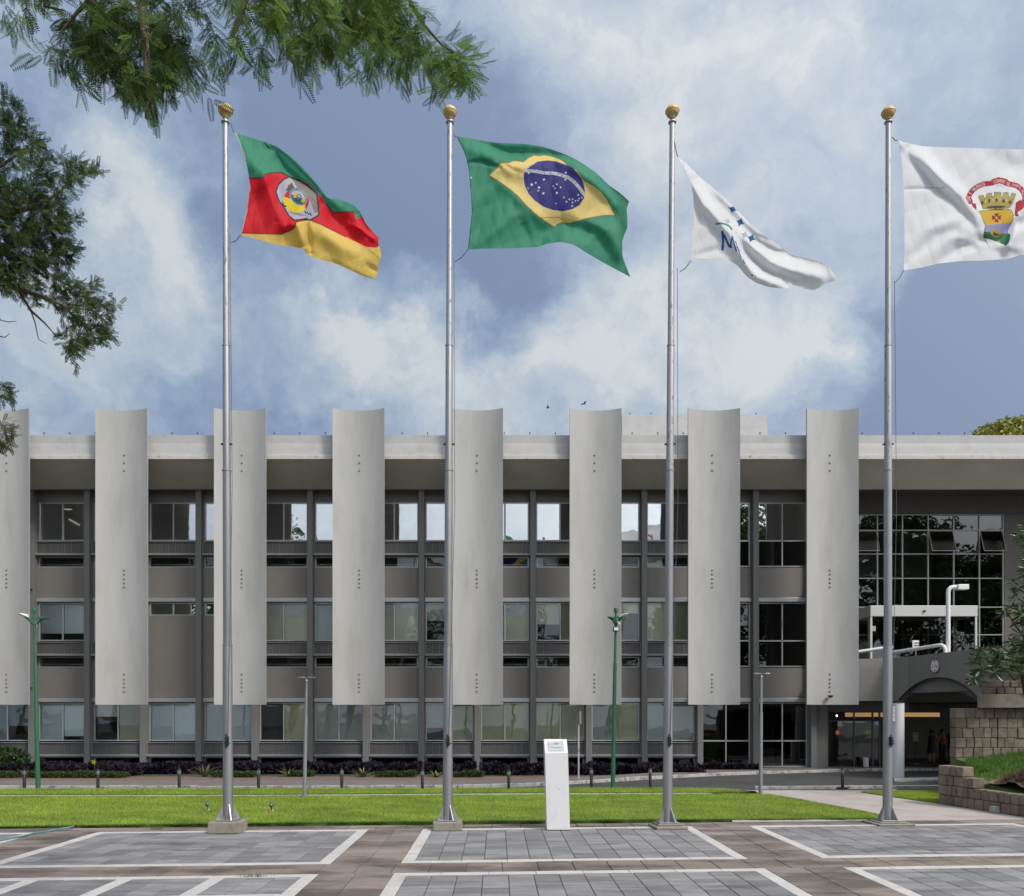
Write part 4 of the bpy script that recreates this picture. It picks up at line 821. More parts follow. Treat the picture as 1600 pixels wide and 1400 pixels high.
# --- city flag
def p_city(Q):
    C = np.tile(np.array((.84,.84,.84)), (len(Q), 1)); RB = (.42,.004,.018)
    arc = [(1516,315),(1513,309),(1516,302),(1521,296),(1528,291),(1537,287.5),(1547,286.5),(1551,286)]
    arc2 = [(1571,286),(1578,287.5),(1588,290),(1595,295),(1600,302),(1602,310),(1599,317),(1594,321)]
    rib = line_mask(Q, arc, 4.0) | line_mask(Q, arc2, 4.2) | line_mask(Q, [(1553,284),(1561,281.5),(1571,284)], 4.8)
    rib |= in_poly(Q, [(1518,317),(1525,318),(1526,330),(1531,334),(1519,322)]) | in_poly(Q, [(1587,317),(1594,312),(1600,318),(1600,325),(1594,329),(1590,332),(1592,338),(1586,338),(1585,332),(1586,328)])
    C[rib] = RB
    C[text_path(Q, [(1515,317),(1512.5,309),(1516,302),(1521,296),(1528,291),(1537,287.5),(1548,286)], 1, 44, 'LEAL E VALEROSA', 4.6)] = (.8,.75,.77)
    C[text_path(Q, [(1551.5,285),(1561,281.5),(1571.5,285)], 1, 20, 'CIDADE', 5)] = (.8,.75,.77)
    C[text_path(Q, [(1573,286.8),(1588,290),(1595.5,295),(1600,302),(1602,310),(1599,318)], 0, 44, 'DE PORTO ALEGRE', 4.6)] = (.8,.75,.77)
    k = in_poly(Q, [(1555,293),(1558,288),(1564,288),(1567,293),(1563,291)]); C[k] = (.6,.58,.66)
    GO = (.42,.33,.06)
    crown = [(1529,307),(1536,305),(1538,310),(1541,309),(1542,303),(1549,302),(1550,308),(1553,308),(1554,300.5),(1563.5,300.5),(1564,308),(1567,308),(1568,301),(1575,301),(1576,308),(1578,310),(1581,302),(1587,303.5),(1581,319),(1578,324),(1567,326.5),(1550,327),(1536,326),(1534,320)]
    C[line_mask(Q, crown+[crown[0]], .7)] = (.05,.04,.03); ck = in_poly(Q, crown); C[ck] = GO
    C[ck & (Q[:,1] > 303) & (Q[:,1] < 310) & (np.sin(Q[:,0]*1.7)*np.sin(Q[:,1]*2) > .35)] = (.62,.52,.2)
    for x, y in ((1535,317),(1545.5,314),(1557,313),(1568,314),(1578,316)): C[(ell(Q, (x, y), 1.8, 3) < 1)] = (.03,.02,.02)
    for x, y in ((1540,314),(1551.5,312),(1562.5,312),(1573,313)): C[(ell(Q, (x, y), 1.5, 2.6) < 1)] = (.6,.5,.18)
    C[ell(Q, (1556,323.5), 15, 2.1, -.03) < 1] = (.03,.03,.02)
    sh = [(1531,330),(1555,328.5),(1580,328),(1583,336),(1582.5,344),(1579,350),(1575,358),(1573,363),(1578,368),(1576,378),(1572,383),(1560,378),(1548,373.5),(1537,371),(1538,362),(1540,352),(1536,343)]
    C[line_mask(Q, sh+[sh[0]], .8)] = (.05,.05,.06); k = in_poly(Q, sh); s = Q[:,1]+.09*(Q[:,0]-1560)
    C[k] = (.70,.44,.03); C[k & (s > 350)] = (.30,.30,.56); C[k & (Q[:,1] > 362+.1*(Q[:,0]-1540))] = (.035,.17,.06)
    q = Q-np.array((1557,340.3)); a = np.maximum(np.abs(q[:,0]), np.abs(q[:,1])); b = np.minimum(np.abs(q[:,0]), np.abs(q[:,1]))
    C[(a < 7) & (b < 1.2+a*.38)] = (.32,.012,.012); C[(a < 2.2) & (b < .7)] = (.7,.5,.1)
    C[in_poly(Q, [(1548,361),(1553,358),(1563,356.5),(1562,361),(1564,366),(1558,371),(1552,369),(1548,365)])] = (.55,.36,.08)
    C[in_poly(Q, [(1552,362),(1557,365),(1563,366),(1558,369.5),(1552,368)])] = (.07,.08,.12); C[ell(Q, (1560,378), 3, 1.2) < 1] = (.55,.5,.05)
    C[line_mask(Q, [(1413,295),(1450,293.5),(1475,293)], .7)] = (.5,.5,.52)
    return C
flag('city_flag', [(1403,219),(1420,224),(1440,228),(1470,230),(1510,231),(1560,232.5),(1610,234),(1660,238),(1720,246)],
 [(1412,422.5),(1440,418),(1465,412),(1500,408),(1540,407),(1575,404),(1600,398),(1650,404),(1718,412)],
 [(1403,219),(1409,250),(1412,290),(1413,340),(1413.5,390),(1412,422.5)], [(1720,246),(1728,290),(1722,340),(1726,380),(1718,412)],
 [([(1408,225),(1450,260),(1490,300),(1520,335),(1535,365)], -.18, 13, .7), ([(1420,235),(1455,285),(1500,320),(1536,372)], .12, 10, 1), ([(1410,295),(1475,293),(1500,310)], .03, 3, 1), ([(1460,415),(1500,385),(1530,378),(1580,395)], .12, 10, 1), ([(1440,360),(1500,345),(1530,372)], -.06, 12, 1), ([(1575,395),(1590,350),(1600,330)], -.15, 8, 1), ([(1562,372),(1590,350),(1640,330)], .14, 9, 1), ([(1415,410),(1460,370),(1500,350)], .06, 9, 1), ([(1540,235),(1580,260),(1640,270)], .06, 16, 1), ([(1490,372),(1550,385),(1600,390)], -.08, 8, 1)],
 [(.03,.02,0,.05), (.015,.05,2,.03)], Yg[3]-.03, 1.2, p_city, 420, 280, 'white flag with a red ribboned shield and gold crown, on the rightmost pole')
# small cords from hoist corners
for i, (pa, pb) in enumerate((((361,193),(366,207)), ((361.5,379),(376,367)), ((709,209),(713,213)), ((711,409),(731,390)), ((1054,222),(1059,245)), ((1062,425),(1080,407)), ((1394,214),(1403,219)), ((1399,441),(1412,422)))):
    Yc = Yg[i//2]; a, b = at(*pa, Yc-.05), at(*pb, Yc-.05); mid = (a+b)/2+Vector((0,0,-.04))
    par = [o for o in bpy.data.objects if o.name.startswith('flagpole')][i//2]
    MB().tube([a-par.location, mid-par.location, b-par.location], .009, 5).build('cord', M['rope'], par)
# ================================================================== TOTEM
tt = empty('plinth_totem', g(872.5, 1297.5)); tt.location.y += .18; tag(tt, 'white slab shaped plaque stand on the grey tiles before the lawn', 'plaque stand')
h1, h2 = zy(1176, 17.33), zy(1155, 17.5); wx = .24
tm = MB(); sh = lambda z: -.025*z
tm.loft([[(-wx+sh(z), y0, z), (wx+sh(z), y0, z), (wx+sh(z), y1, z), (-wx+sh(z), y1, z)] for z, y0, y1 in ((.012,-.19,.17),(h1,-.17,.17),(h2,.02,.17))]); tm.build('body', mat('scuffed_white_paint', (.72,.71,.715), .45, var=.03, scale=2, col2=(.60,.585,.565), p2=(.5,.72), s2=3.5, coord='World', stretch=(1,1,.35)), tt, bevel=.006)
MB().box(-wx-.006, wx+.006, -.195, .175, 0, .012).build('foot_plate', M['black'], tt)
def tp(a, b, n_): # point on the slanted face: a across, b up 0..1, n_ out
    z = h1+(h2-h1)*b; y = -.17+.19*b; nn = Vector((0, -(h2-h1), .19)).normalized(); return Vector((a+sh(z), y, z))+nn*n_
pq = MB(); pq.loft([[tp(-.165,.12,k), tp(.165,.12,k), tp(.165,.82,k), tp(-.165,.82,k)] for k in (.001,.012)]); pq.build('plaque', mat('plaque_metal', (.42,.45,.45), .3, .5), tt)
pq = MB(); 
for y0, a0, a1 in ((.62,-.085,-.065),(.66,-.04,.06),(.6,-.03,.05),(.35,-.11,.11)): pq.loft([[tp(a0,y0-.02,k), tp(a1,y0-.02,k), tp(a1,y0+.02,k), tp(a0,y0+.02,k)] for k in (.0125,.014)])
pq.build('engraving', mat('engraving_grey', (.15,.16,.17), .5), tt)
MB().lathe((0,0,0), [(.008,0),(.008,.004)], 8).build('keyhole', M['black'], tt, loc=(.03-.02, -.184, .86), rot=(R(90),0,0))
# ================================================================== BOLLARDS
def bollard_mesh(p):
    MB().lathe((0,0,0), [(.05,-.02),(.05,.47),(.046,.475)], 14).build('shaft', M['black'], p, smooth=True)
    MB().lathe((0,0,0), [(.058,.476),(.062,.49),(.062,.58),(.05,.59)], 14).build('band', M['steel'], p, smooth=True)
    MB().lathe((0,0,0), [(.05,.591),(.055,.61),(.03,.65),(.012,.66),(.012,.70),(.03,.715),(.03,.735),(.005,.75)], 14).build('cap', M['black'], p, smooth=True)
BX = [(38,1233.5),(153,1233),(280,1232.5),(404,1232),(534,1232.5),(660,1234.5),(795,1234.5),(924,1231.5),(1016,1230.5)]
near_ = ['beside the left green lamp post', 'in front of the yellow flower at left', 'just left of the first spiky plant and the leftmost flagpole', 'between the leftmost flagpole and the left grey lamp post',
 'right of the left grey lamp post', 'just left of the second flagpole', 'left of the white plaque stand', 'between the white plaque stand and the right green lamp post', 'between the right green lamp post and the third flagpole']
b0 = empty('bollard'); bollard_mesh(b0)
for i, (x, y) in enumerate(BX):
    o = b0 if i == 0 else copy_tree(b0); o.location = g(x, y, 0); o.rotation_euler.z = rj(3)
    tag(o, 'black bollard with silver band, ' + near_[i], 'bollard', 'black bollards along the lawn edge')
bp = copy_tree(b0); bp.location = g(1316.5, 1229.5, 0.0); bp.location.z = -.03; tag(bp, 'black bollard on a flat base plate in front of the glass lobby', 'bollard', 'black bollards along the lawn edge')
MB().box(-.23,.23,-.16,.16,-.03,.012).build('foot_plate', M['black'], bp, bevel=.005)
# ================================================================== LAMPS AND POSTS
def green_lamp(xb, yb, xt, label, rz, extra):
    b = g(xb, yb, 0); Y = b.y; o = empty('green_street_lamp', b, 0); tag(o, label, 'street lamp', 'green street lamps')
    z1 = zy(952, Y); top = Vector((xx(xt, Y)-b.x, 0, z1)); P_ = lambda f_: top*f_
    MB().tube([P_(0), P_(.7)], [.075, .058], 14).build('post', M['green'], o, smooth=True)
    MB().tube([P_(.7), P_(1.0)], [.045, .038], 14).build('upper_post', M['green'], o, smooth=True)
    MB().lathe(tuple(P_(1)), [(.055,-.12),(.075,-.02),(.07,.03),(.02,.05)], 12).build('cap', M['green'], o, smooth=True)
    for k, (dx, dy, dz) in enumerate(((.52,-.1,.02),(-.30,-.35,.12),(.1,.45,.05)) if not extra else ((-.26,-.25,.02),(.30,-.3,.12),(.12,.3,.08))):
        c = P_(.955); c.z -= .05; d = Vector((dx, dy, dz)); mb = MB()
        mb.tube([c-Vector((0,0,.22)), c+d*.35-Vector((0,0,.08)), c+d*.6], [.03,.04,.05], 8); mb.build('arm', M['green'], o, smooth=True)
        mb = MB(); e = c+d; u = d.copy(); u.z = 0; u.normalize(); s_ = Vector((-u.y, u.x, 0)); st = c+d*.45
        mb.loft([[st+s_*w-Vector((0,0,t0)), st-s_*w-Vector((0,0,t0)), st-s_*w+Vector((0,0,t1)), st+s_*w+Vector((0,0,t1))] if q == 0 else [e+u*.0+s_*w*.8-Vector((0,0,.0)), e-s_*w*.8, e-s_*w*.6+Vector((0,0,.03)), e+s_*w*.6+Vector((0,0,.03))] for q, w, t0, t1 in ((0,.09,.04,.06),(1,.10,0,0))])
        mb.build('lamp_head', M['green'] if k != 1 else M['whitep'], o, bevel=.01)
    if extra:
        c = P_(.955); z = zy(983.5, Y)
        MB().box(c.x-.11, c.x+.09, -.16, -.06, z-.075, z+.075).build('floodlight', M['black'], o, bevel=.01)
        MB().box(c.x-.085, c.x+.065, -.166, -.1605, z-.05, z+.05).build('floodlight_glass', M['whitep'], o)
        MB().tube([(c.x,-.1,z+.07),(c.x+.02,-.05,z+.2)], .012, 6).build('bracket', M['black'], o)
        MB().lathe((0,0,0), [(.02,0),(.045,.02),(.045,.12),(.01,.14)], 10).build('camera_dome', M['whitep'], o, loc=(c.x+.10,-.1,z+.13), rot=(0,R(-25),0))
    else: MB().tube([P_(.93)+Vector((.06,-.05,0)), P_(.90)+Vector((.11,-.06,0)), P_(.875)+Vector((.04,-.05,0))], .01, 5).build('cable_loop', M['steel'], o)
green_lamp(59.5, 1233.2, 53.5, 'green street lamp at far left with lamp heads spread either side', 0, False)
green_lamp(957.5, 1232, 962.5, 'green street lamp with a small square floodlight, right of the white plaque stand', 0, True)
def grey_lamp(xb, yb, xt, yt, label, d0):
    b = g(xb, yb, 0); Y = b.y; o = empty('grey_lamp_post', b); tag(o, label, 'street lamp', 'grey lamp posts with flat heads'); tx = xx(xt, Y)-b.x; z1 = zy(yt+7, Y)
    MB().tube([(0,0,0),(tx*.7,0,z1*.7)], [.058,.05], 14).build('post', M['greypaint'], o, smooth=True)
    MB().tube([(tx*.7,0,z1*.7),(tx,0,z1)], [.04,.036], 14).build('upper_post', M['greypaint'], o, smooth=True)
    z2 = zy(yt, Y)
    MB().lathe((tx,0,0), [(.03,z1),(.05,z1+.01),(.04,z1+.05),(.03,z2-.04),(.045,z2-.03)], 12).build('neck', M['steel'], o, smooth=True)
    for s in (-1, 1):
        mb = MB(); mb.loft([[(tx+s*x, y, z2+dz-.03) for y, dz in ((-hw_,0),(hw_,0),(hw_,.035),(-hw_,.035))] for x, hw_ in ((.02,.05),(.10,.09),(.24,.085))]); mb.build('lamp_head', M['greypaint'] if s < 0 else M['steel'], o, bevel=.006)
grey_lamp(475.5, 1247, 479, 1058, 'grey lamp post with flat twin head, left of the second flagpole', 0)
grey_lamp(1188.5, 1241.5, 1189.5, 1052, 'grey lamp post with flat twin head, at the right tip of the lawn', 0)
b = g(904, 1216.5, 0); o = empty('thin_sign_post', b); tag(o, 'thin pale sign post on the far pavement beside the white plaque stand', 'sign post'); Y = b.y
MB().tube([(0,0,0),(0,0,zy(1112,Y))], .028, 8).build('post', mat('pale_post', (.5,.5,.5), .5), o, smooth=True)
MB().box(-.02,.05,-.3,.3,zy(1131,Y),zy(1111,Y)).build('sign_panel', M['steel'], o, rot=(0,0,R(4)))
MB().box(-.035,.035,-.035,.035,zy(1174,Y),zy(1170,Y)).build('clamp', M['steel'], o)
for i, (x, y, lb) in enumerate(((324,1266.5,'small dark garden spotlight in the grass just left of the leftmost flagpole'),(424,1268,'small dark garden spotlight in the grass just right of the leftmost flagpole'))):
    b = g(x, y, .02); o = empty('garden_spotlight', b); tag(o, lb, 'garden light', 'small spotlights in the lawn')
    MB().tube([(0,0,0),(0,0,.13)], .012, 6).build('spike', M['black'], o)
    MB().lathe((0,0,0), [(.02,-.05),(.045,-.04),(.055,.05),(.045,.055)], 12).build('lamp_head', mat('teal_black_plastic', (.02,.05,.05), .4), o, loc=(0,0,.16), rot=(R(60),0,R(30)), smooth=True)
    MB().lathe((0,0,0), [(.035,0),(.04,.02),(.03,.04)], 10).build('valve_cap', mat('orange_plastic', (.45,.10,.04), .5), o, loc=(-.035,-.03,.0))
    MB().lathe((0,0,0), [(.03,0),(.035,.02),(.02,.05)], 10).build('base_cup', mat('pale_teal_plastic', (.25,.42,.42), .5), o, loc=(.04,-.03,.0))
# hose
ho = MB().tube([g(-60,1322,.02), g(0,1313,.02), g(30,1307.5,.02), g(55,1301.5,.02), g(70,1299.5,.03), g(90,1296,.03), g(108,1292.8,.05), g(115,1290.6,.05)], .018, 8).build('garden_hose', mat('blue_green_hose', (.10,.22,.24), .4), smooth=True)
tag(ho, 'thin blue green hose lying across the paving at far left', 'hose')
fl = empty('ground_floodlight', g(1559, 1270)); tag(fl, 'small grey box light on the path at the foot of the stone wall', 'garden light')
MB().box(-.16,.16,-.10,.10,0,.13).build('housing', mat('pale_grey_green', (.33,.36,.33), .5), fl, bevel=.02)
MB().box(-.15,.15,-.09,.09,.132,.16).build('lid', mat('pale_lid', (.5,.53,.5), .4), fl, bevel=.01)
# ================================================================== STONE WALLS (right)
SW = empty('low_stone_wall'); tag(SW, 'low stepped wall of grey stone blocks along the right edge of the path', 'wall')
base = [Vector((12.30,22.5,0)), Vector((12.72,19.3,0)), Vector((13.3,16.8,0))]
def wall_blocks(parent, path, z0, courses, ch, lens, depth, side, ends=None, name='stone_block', gap=.012):
    path = [Vector((p[0], p[1], 0)) for p in path]; C = [0]
    for a, b in zip(path, path[1:]): C.append(C[-1]+(b-a).length)
    for c in range(courses):
        s = -rj(.05)-.05; e = C[-1] if not ends else ends[c]
        s = max(0, s)
        while s < e-.06:
            ln = random.uniform(*lens); t_ = min(e, s+ln)
            if e-t_ < .1: t_ = e
            p, q = along(path, C, s+gap), along(path, C, t_-gap); d = (q-p).normalized(); nn = Vector((-d.y, d.x, 0))*side; pr = rj(.018)
            w = (q-p).length; mb = MB(); mb.box(0, w, -depth/2, depth/2, -ch/2+gap*.6, ch/2-gap*.6)
            zs_ = z0(s) if callable(z0) else z0
            o = mb.build(name, M['stone'], parent, bevel=.022, loc=p+nn*(depth/2+pr)+Vector((0,0,zs_+ch*(c+.5)))); o.rotation_euler = (rj(.01), rj(.012), math.atan2(d.y, d.x)+rj(.012)); s = t_
# near face runs towards the camera
ends = [5.8, 5.8, 1.35, .95]
wall_blocks(SW, base, 0, 4, .262, (.14,.36), .32, 1, ends, gap=.008)
wall_blocks(SW, [(12.62,22.55),(15.5,22.9)], 0, 3, .262, (.3,.5), .3, 1)
MB().prism([(12.5,22.4),(12.62,22.4),(13.05,19.2),(13.6,16.8),(13.5,16.8),(12.9,19.2)], -.2, .5).build('wall_core', M['mortar'], SW)
UW = empty('high_stone_wall'); tag(UW, 'high retaining wall of stone blocks with stained concrete band, below the tree', 'wall')
Yu = 25.2
def uwp(x): return (xx(x, Yu), Yu)
wall_blocks(UW, [uwp(1493), (xx(1600,Yu)+.2, Yu-.25), (20, Yu-.6)], .5, 7, .30, (.15,.36), .4, 1, gap=.004)
MB().box(xx(1494,Yu)+.45, 20, Yu+.12, Yu+.5, -.3, 2.55).build('wall_core', M['mortar'], UW)
MB().prism([(xx(1527,24.9),24.9),(20,24.3),(20,27.5),(xx(1532,27.5),27.5)], 2.605, zy(1085,24.9)).build('concrete_band', M['cap'], UW, bevel=.02)
wall_blocks(UW, [(xx(1543,25.1),25.1),(20,24.75)], zy(1085,25)+.003, 2, .21, (.2,.45), .4, 1)
sb = MB(); sb.prism([(12.75,22.5),(13.15,19.5),(13.75,16.8),(22,16.8),(22,25.2),(xx(1494,Yu),25.2),(14.0,22.8)], -.25, lambda x, y: .35+max(0, min(1,(y-18.5)/6.2))*.55+max(0,(x-13))*.12)
sbk = struct(sb, 'planting_bank', M['grass'])
def bankz(x, y): return .35+np.clip((y-18.5)/6.2, 0, 1)*.55+np.maximum(0, x-13)*.12
def tris_on(poly, n, zf, h, w, base, name, label, cat, m, jit=.3, drop=.4):
    q = sample_poly(poly, n); a = np.random.rand(n)*6.283; V = np.zeros((n,3,3)); z = zf(q[:,0], q[:,1])
    dx, dy = np.cos(a)*w/2, np.sin(a)*w/2; hh = h*(.5+np.random.rand(n))
    V[:,0] = np.stack([q[:,0]-dx, q[:,1]-dy, z], 1); V[:,1] = np.stack([q[:,0]+dx, q[:,1]+dy, z], 1); l_ = np.random.randn(n,2)*h*drop*1.2
    V[:,2] = np.stack([q[:,0]+l_[:,0], q[:,1]+l_[:,1], z+hh], 1)
    tone = np.repeat(np.array(base)*(1-jit+2*jit*np.random.rand(n,1)), 3, 0)
    return tag(np_mesh(name, V.reshape(-1,3), np.arange(n*3).reshape(-1,3), m, tone=tone), label, cat, kind='stuff')
tris_on([(12.95,22.4),(13.4,20.8),(22,20.3),(22,24.9),(xx(1500,Yu),24.9)], 30000, bankz, .09, .012, (.075,.155,.018), 'bank_grass', 'sloping green grass bank above the low stone wall', 'grass', M['blade'])
def mulz(x, y): return bankz(x, y)+.62*np.exp(-((x-14.4)/1.5)**2-((y-20.0)/1.3)**2)
struct(MB().prism([(12.9,18),(13.1,21.3),(18,21.3),(18,17),(13.6,17)], .2, .36), 'bank_soil', M['soil'])
mh = MB(); gx = [12.95+i*.16 for i in range(30)]; gy = [17.6+j*.16 for j in range(25)]
mh.add([(x+rj(.04), y+rj(.04), float(mulz(x, y))-.02+rj(.045)) for y in gy for x in gx], [(j*30+i, j*30+i+1, (j+1)*30+i+1, (j+1)*30+i) for j in range(24) for i in range(29)])
mo = mh.build('mulch_heap', M['soil']); tag(mo, 'dark heap of soil and dry clippings behind the low stone wall', 'mulch heap', kind='stuff')
tris_on([(13.0,18),(13.05,21),(17.6,21.2),(17.6,17.6)], 18000, mulz, .13, .02, (.10,.065,.038), 'dry_clippings', 'brown dry grass clippings strewn over the soil heap', 'clippings', M['mulch'], .6, 1.2)
# ================================================================== FOLIAGE
def frond(nl=12, ln=.135, lw=.0055, ll=.021, taper=.6):
    V, F = [], []
    V += [(-.0012,0,0),(.0012,0,0),(0,ln,0)]; F += [(0,1,2)]
    for i in range(nl):
        y = ln*(.10+.88*i/nl); l = ll*(1-(1-taper)*abs(2*i/nl-.8)); 
        for s in (-1, 1):
            o = len(V); V += [(0,y,0),(s*l*.5,y+l*.28-lw*.6,.001),(s*l,y+l*.5,0),(s*l*.5,y+l*.28+lw*.6,-.001)]; F += [(o,o+1,o+2),(o,o+2,o+3)]
    return np.array(V, float), np.array(F)
def oblong(ln=.2, w=.05):
    V = [(0,0,0),(w*.30,ln*.25,.006),(w*.5,ln*.6,0),(w*.25,ln*.88,-.006),(0,ln,-.012),(-w*.25,ln*.88,-.006),(-w*.5,ln*.6,0),(-w*.30,ln*.25,.006),(0,ln*.3,-.008),(0,ln*.65,-.012)]
    F = [(0,1,8),(1,2,9),(1,9,8),(2,3,9),(3,4,9),(4,5,9),(5,6,9),(6,7,9),(7,8,9),(7,0,8)]
    return np.array(V, float), np.array(F)
def place(kind, P_, Dr, tone, scale, m, parent, partname, stuffname, nmax=300, roll=None):
    V, F = kind; n = len(P_); Dr = Dr/np.linalg.norm(Dr, axis=1, keepdims=True); r = np.random.randn(n, 3) if roll is None else roll
    X = np.cross(Dr, r); X /= np.linalg.norm(X, axis=1, keepdims=True); Z = np.cross(X, Dr)
    Rm = np.stack([X, Dr, Z], 2); W_ = np.einsum('nij,vj->nvi', Rm, V)*np.asarray(scale).reshape(-1,1,1)+P_[:,None,:]
    order = np.argsort(np.linalg.norm(P_, axis=1)/np.asarray(scale).reshape(-1)); 
    first, rest = order[:nmax], order[nmax:]
    if len(rest):
        Vr = W_[rest].reshape(-1,3); Fr = (F[None]+(np.arange(len(rest))*len(V))[:,None,None]).reshape(-1,3); o = np_mesh(stuffname, Vr, Fr, m, parent, np.repeat(tone[rest], len(V), 0)); o['kind'] = 'stuff'
    mes = []
    for k in range(4):
        mm = np_mesh(partname, V, F, m, parent, np.tile(tone[first].mean(0)*(.75+.17*k), (len(V),1))); mes.append(mm)
    for j, i in enumerate(first):
        o = mes[j] if j < 4 else mes[j % 4].copy()
        if j >= 4: COL.objects.link(o); o.parent = parent
        Mx = np.eye(4); Mx[:3,:3] = Rm[i]*np.asarray(scale).reshape(-1)[i]; Mx[:3,3] = P_[i]; o.matrix_local = Matrix(Mx.tolist())
def sprays(poly, n, Ymid, Yd, kind, per, mn, droop, ysh=0, tonea=(.045,.105,.02), toneb=(.12,.22,.03), hang=1.0, scale=(.8,1.2), outc=None, dens=None):
    q = sample_poly(poly, n)
    if dens is not None:
        k = dens(q); q = q[k]; n = len(q)
    q[:,1] -= ysh; Y = Ymid+np.random.randn(n)*Yd
    C = np.stack([(q[:,0]-CX)*Y/FPX, Y, EYE-(q[:,1]-HY)*Y/FPX], 1)
    ax = np.random.randn(n,3)*.6; ax[:,2] -= hang
    if outc is not None:
        oc = np.array(outc); o = np.stack([(q[:,0]-oc[0]), np.zeros(n), -(q[:,1]-oc[1])], 1); o /= np.linalg.norm(o, axis=1, keepdims=True)+1e-6; ax += o*droop
    ax /= np.linalg.norm(ax, axis=1, keepdims=True)
    Ps, Ds, T, S, Rl = [], [], [], [], []
    fl = kind[0][:,1].max(); tn = np.random.rand(n,1)**1.6
    lit = np.clip((C[:,2:3]-C[:,2].mean())*.5+.5, 0, 1)
    for j in range(per):
        s = (j+.5)/per; side = np.cross(ax, [0,.4,1.0])*(1 if j % 2 else -1); side /= np.linalg.norm(side, axis=1, keepdims=True)+1e-6
        Ps.append(C+ax*(s*fl*1.15)); Ds.append(ax*.85+side*(.95-.6*s)+np.random.randn(n,3)*.42+np.array([0,0,-.15*hang])); w = np.clip(tn*.7+.45*np.random.rand(n,1)*tn, 0, 1)
        T.append(np.array(tonea)*(1-w)+np.array(toneb)*w); S.append(np.random.uniform(*scale, n)); Rl.append(np.random.randn(n,3)*.7+np.array([0,-1,.5]))
    return np.vstack(Ps), np.vstack(Ds), np.vstack(T), np.hstack(S), np.vstack(Rl)
# ---- near feathery tree, overhanging from the top left
T1 = empty('feathery_tree', (-9.0, 5.2, 0)); T1.location = (0,0,0); tag(T1, 'bright green feathery tree hanging into the top left of the view', 'tree')
tk = MB(); tk.tube([(-10.2,5.0,-.1),(-10.0,5.1,3),(-9.6,5.4,6.2),(-8.4,6.0,8.6)], [.34,.28,.22,.17], 14)
tk.build('trunk', M['bark'], T1, smooth=True)
Ya = 7.3
def limb(parent, pts, r0, r1, m, name='branch'):
    n = len(pts); P_ = [at(x, y, Y) for x, y, Y in pts]; MB().tube(P_, [r0+(r1-r0)*i/(n-1) for i in range(n)], 8).build(name, m, parent, smooth=True)
MB().tube([(-8.4,6.0,8.6), at(-200,-330,6.6), at(40,-230,7), at(215,-150,7.2), at(420,-120,7.4), at(600,-90,7.5)], [.15,.12,.10,.08,.06,.03], 10).build('branch', M['bark'], T1, smooth=True)
limb(T1, [(40,-230,7),(90,-60,7.1),(140,0,7.2),(180,40,7.2),(205,95,7.3)], .04, .007, M['bark'])
limb(T1, [(215,-150,7.2),(217,-10,7.2),(225,30,7.2),(229,90,7.2),(230,130,7.2),(235,160,7.2),(228,185,7.2)], .05, .012, M['barkl'])
limb(T1, [(215,-150,7.2),(150,-10,7.4),(120,20,7.4),(95,50,7.4)], .035, .006, M['bark'])
limb(T1, [(420,-120,7.4),(385,-10,7.2),(374,30,7.2),(364,55,7.2),(375,85,7.2),(395,105,7.2)], .038, .006, M['bark'])
limb(T1, [(420,-120,7.4),(440,-40,7.4),(420,0,7.4),(402,12,7.4),(380,14,7.4)], .03, .006, M['bark'])
limb(T1, [(600,-90,7.5),(560,-10,7.5),(540,30,7.4),(590,58,7.4),(620,60,7.4),(660,50,7.3)], .04, .006, M['bark'])
limb(T1, [(600,-90,7.5),(640,0,7.5),(655,30,7.5),(690,70,7.5),(720,90,7.5)], .025, .004, M['bark'])
limb(T1, [(40,-230,7),(60,-30,7.2),(70,10,7.2),(100,16,7.2)], .03, .004, M['bark'])
P1 = [(-60,-90),(-60,30),(0,28),(28,35),(45,25),(62,10),(66,-10),(95,5),(90,30),(78,45),(78,80),(92,95),(88,110),(98,130),(112,128),(120,112),(150,125),(165,118),(190,128),(200,140),(210,165),(216,190),(236,198),(232,175),(245,160),(268,165),(262,150),(250,130),(262,105),(290,112),(305,135),(318,128),(318,100),(335,95),(350,70),(335,30),(320,10),(330,-20),(352,-30),(355,20),(362,60),(375,82),(398,95),(420,80),(428,62),(445,90),(460,105),(480,105),(505,90),(545,90),(572,112),(590,108),(628,105),(655,120),(690,135),(672,110),(668,92),(700,95),(728,112),(722,90),(708,70),(690,60),(668,48),(640,30),(625,0),(620,-90)]
def gaps1(q): return (np.sin(q[:,0]*.16+1.3*np.sin(q[:,1]*.08))*np.sin(q[:,1]*.14+q[:,0]*.04) > -.45)
fk = frond(11, .185, .0085, .037, .55)
a = sprays(P1, 400, Ya, .55, fk, 6, None, .35, 12, hang=1.15, outc=(330,-300), tonea=(.02,.048,.010), toneb=(.15,.25,.035), dens=gaps1)
P1b = [(395,-40),(480,-30),(560,-50),(640,-10),(660,50),(690,80),(640,95),(580,90),(520,70),(470,80),(430,50),(400,20)]
b = sprays(P1b, 190, Ya+.1, .5, fk, 6, None, .5, 8, hang=.9, outc=(400,-100), tonea=(.035,.08,.012), toneb=(.21,.34,.045), dens=gaps1)
P1c = [(100,20),(200,0),(260,10),(290,60),(260,120),(230,150),(200,110),(150,90),(110,60)]
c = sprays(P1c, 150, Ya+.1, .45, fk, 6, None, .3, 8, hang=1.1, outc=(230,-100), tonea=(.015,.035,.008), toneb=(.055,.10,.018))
d = sprays([(668,60),(700,62),(722,85),(730,108),(712,112),(690,95),(665,92)], 34, Ya+.1, .3, fk, 5, None, .8, 4, hang=.5, outc=(560,0), tonea=(.04,.09,.015), toneb=(.20,.32,.045))
arr = [np.concatenate(x) for x in zip(a, b, c, d)]
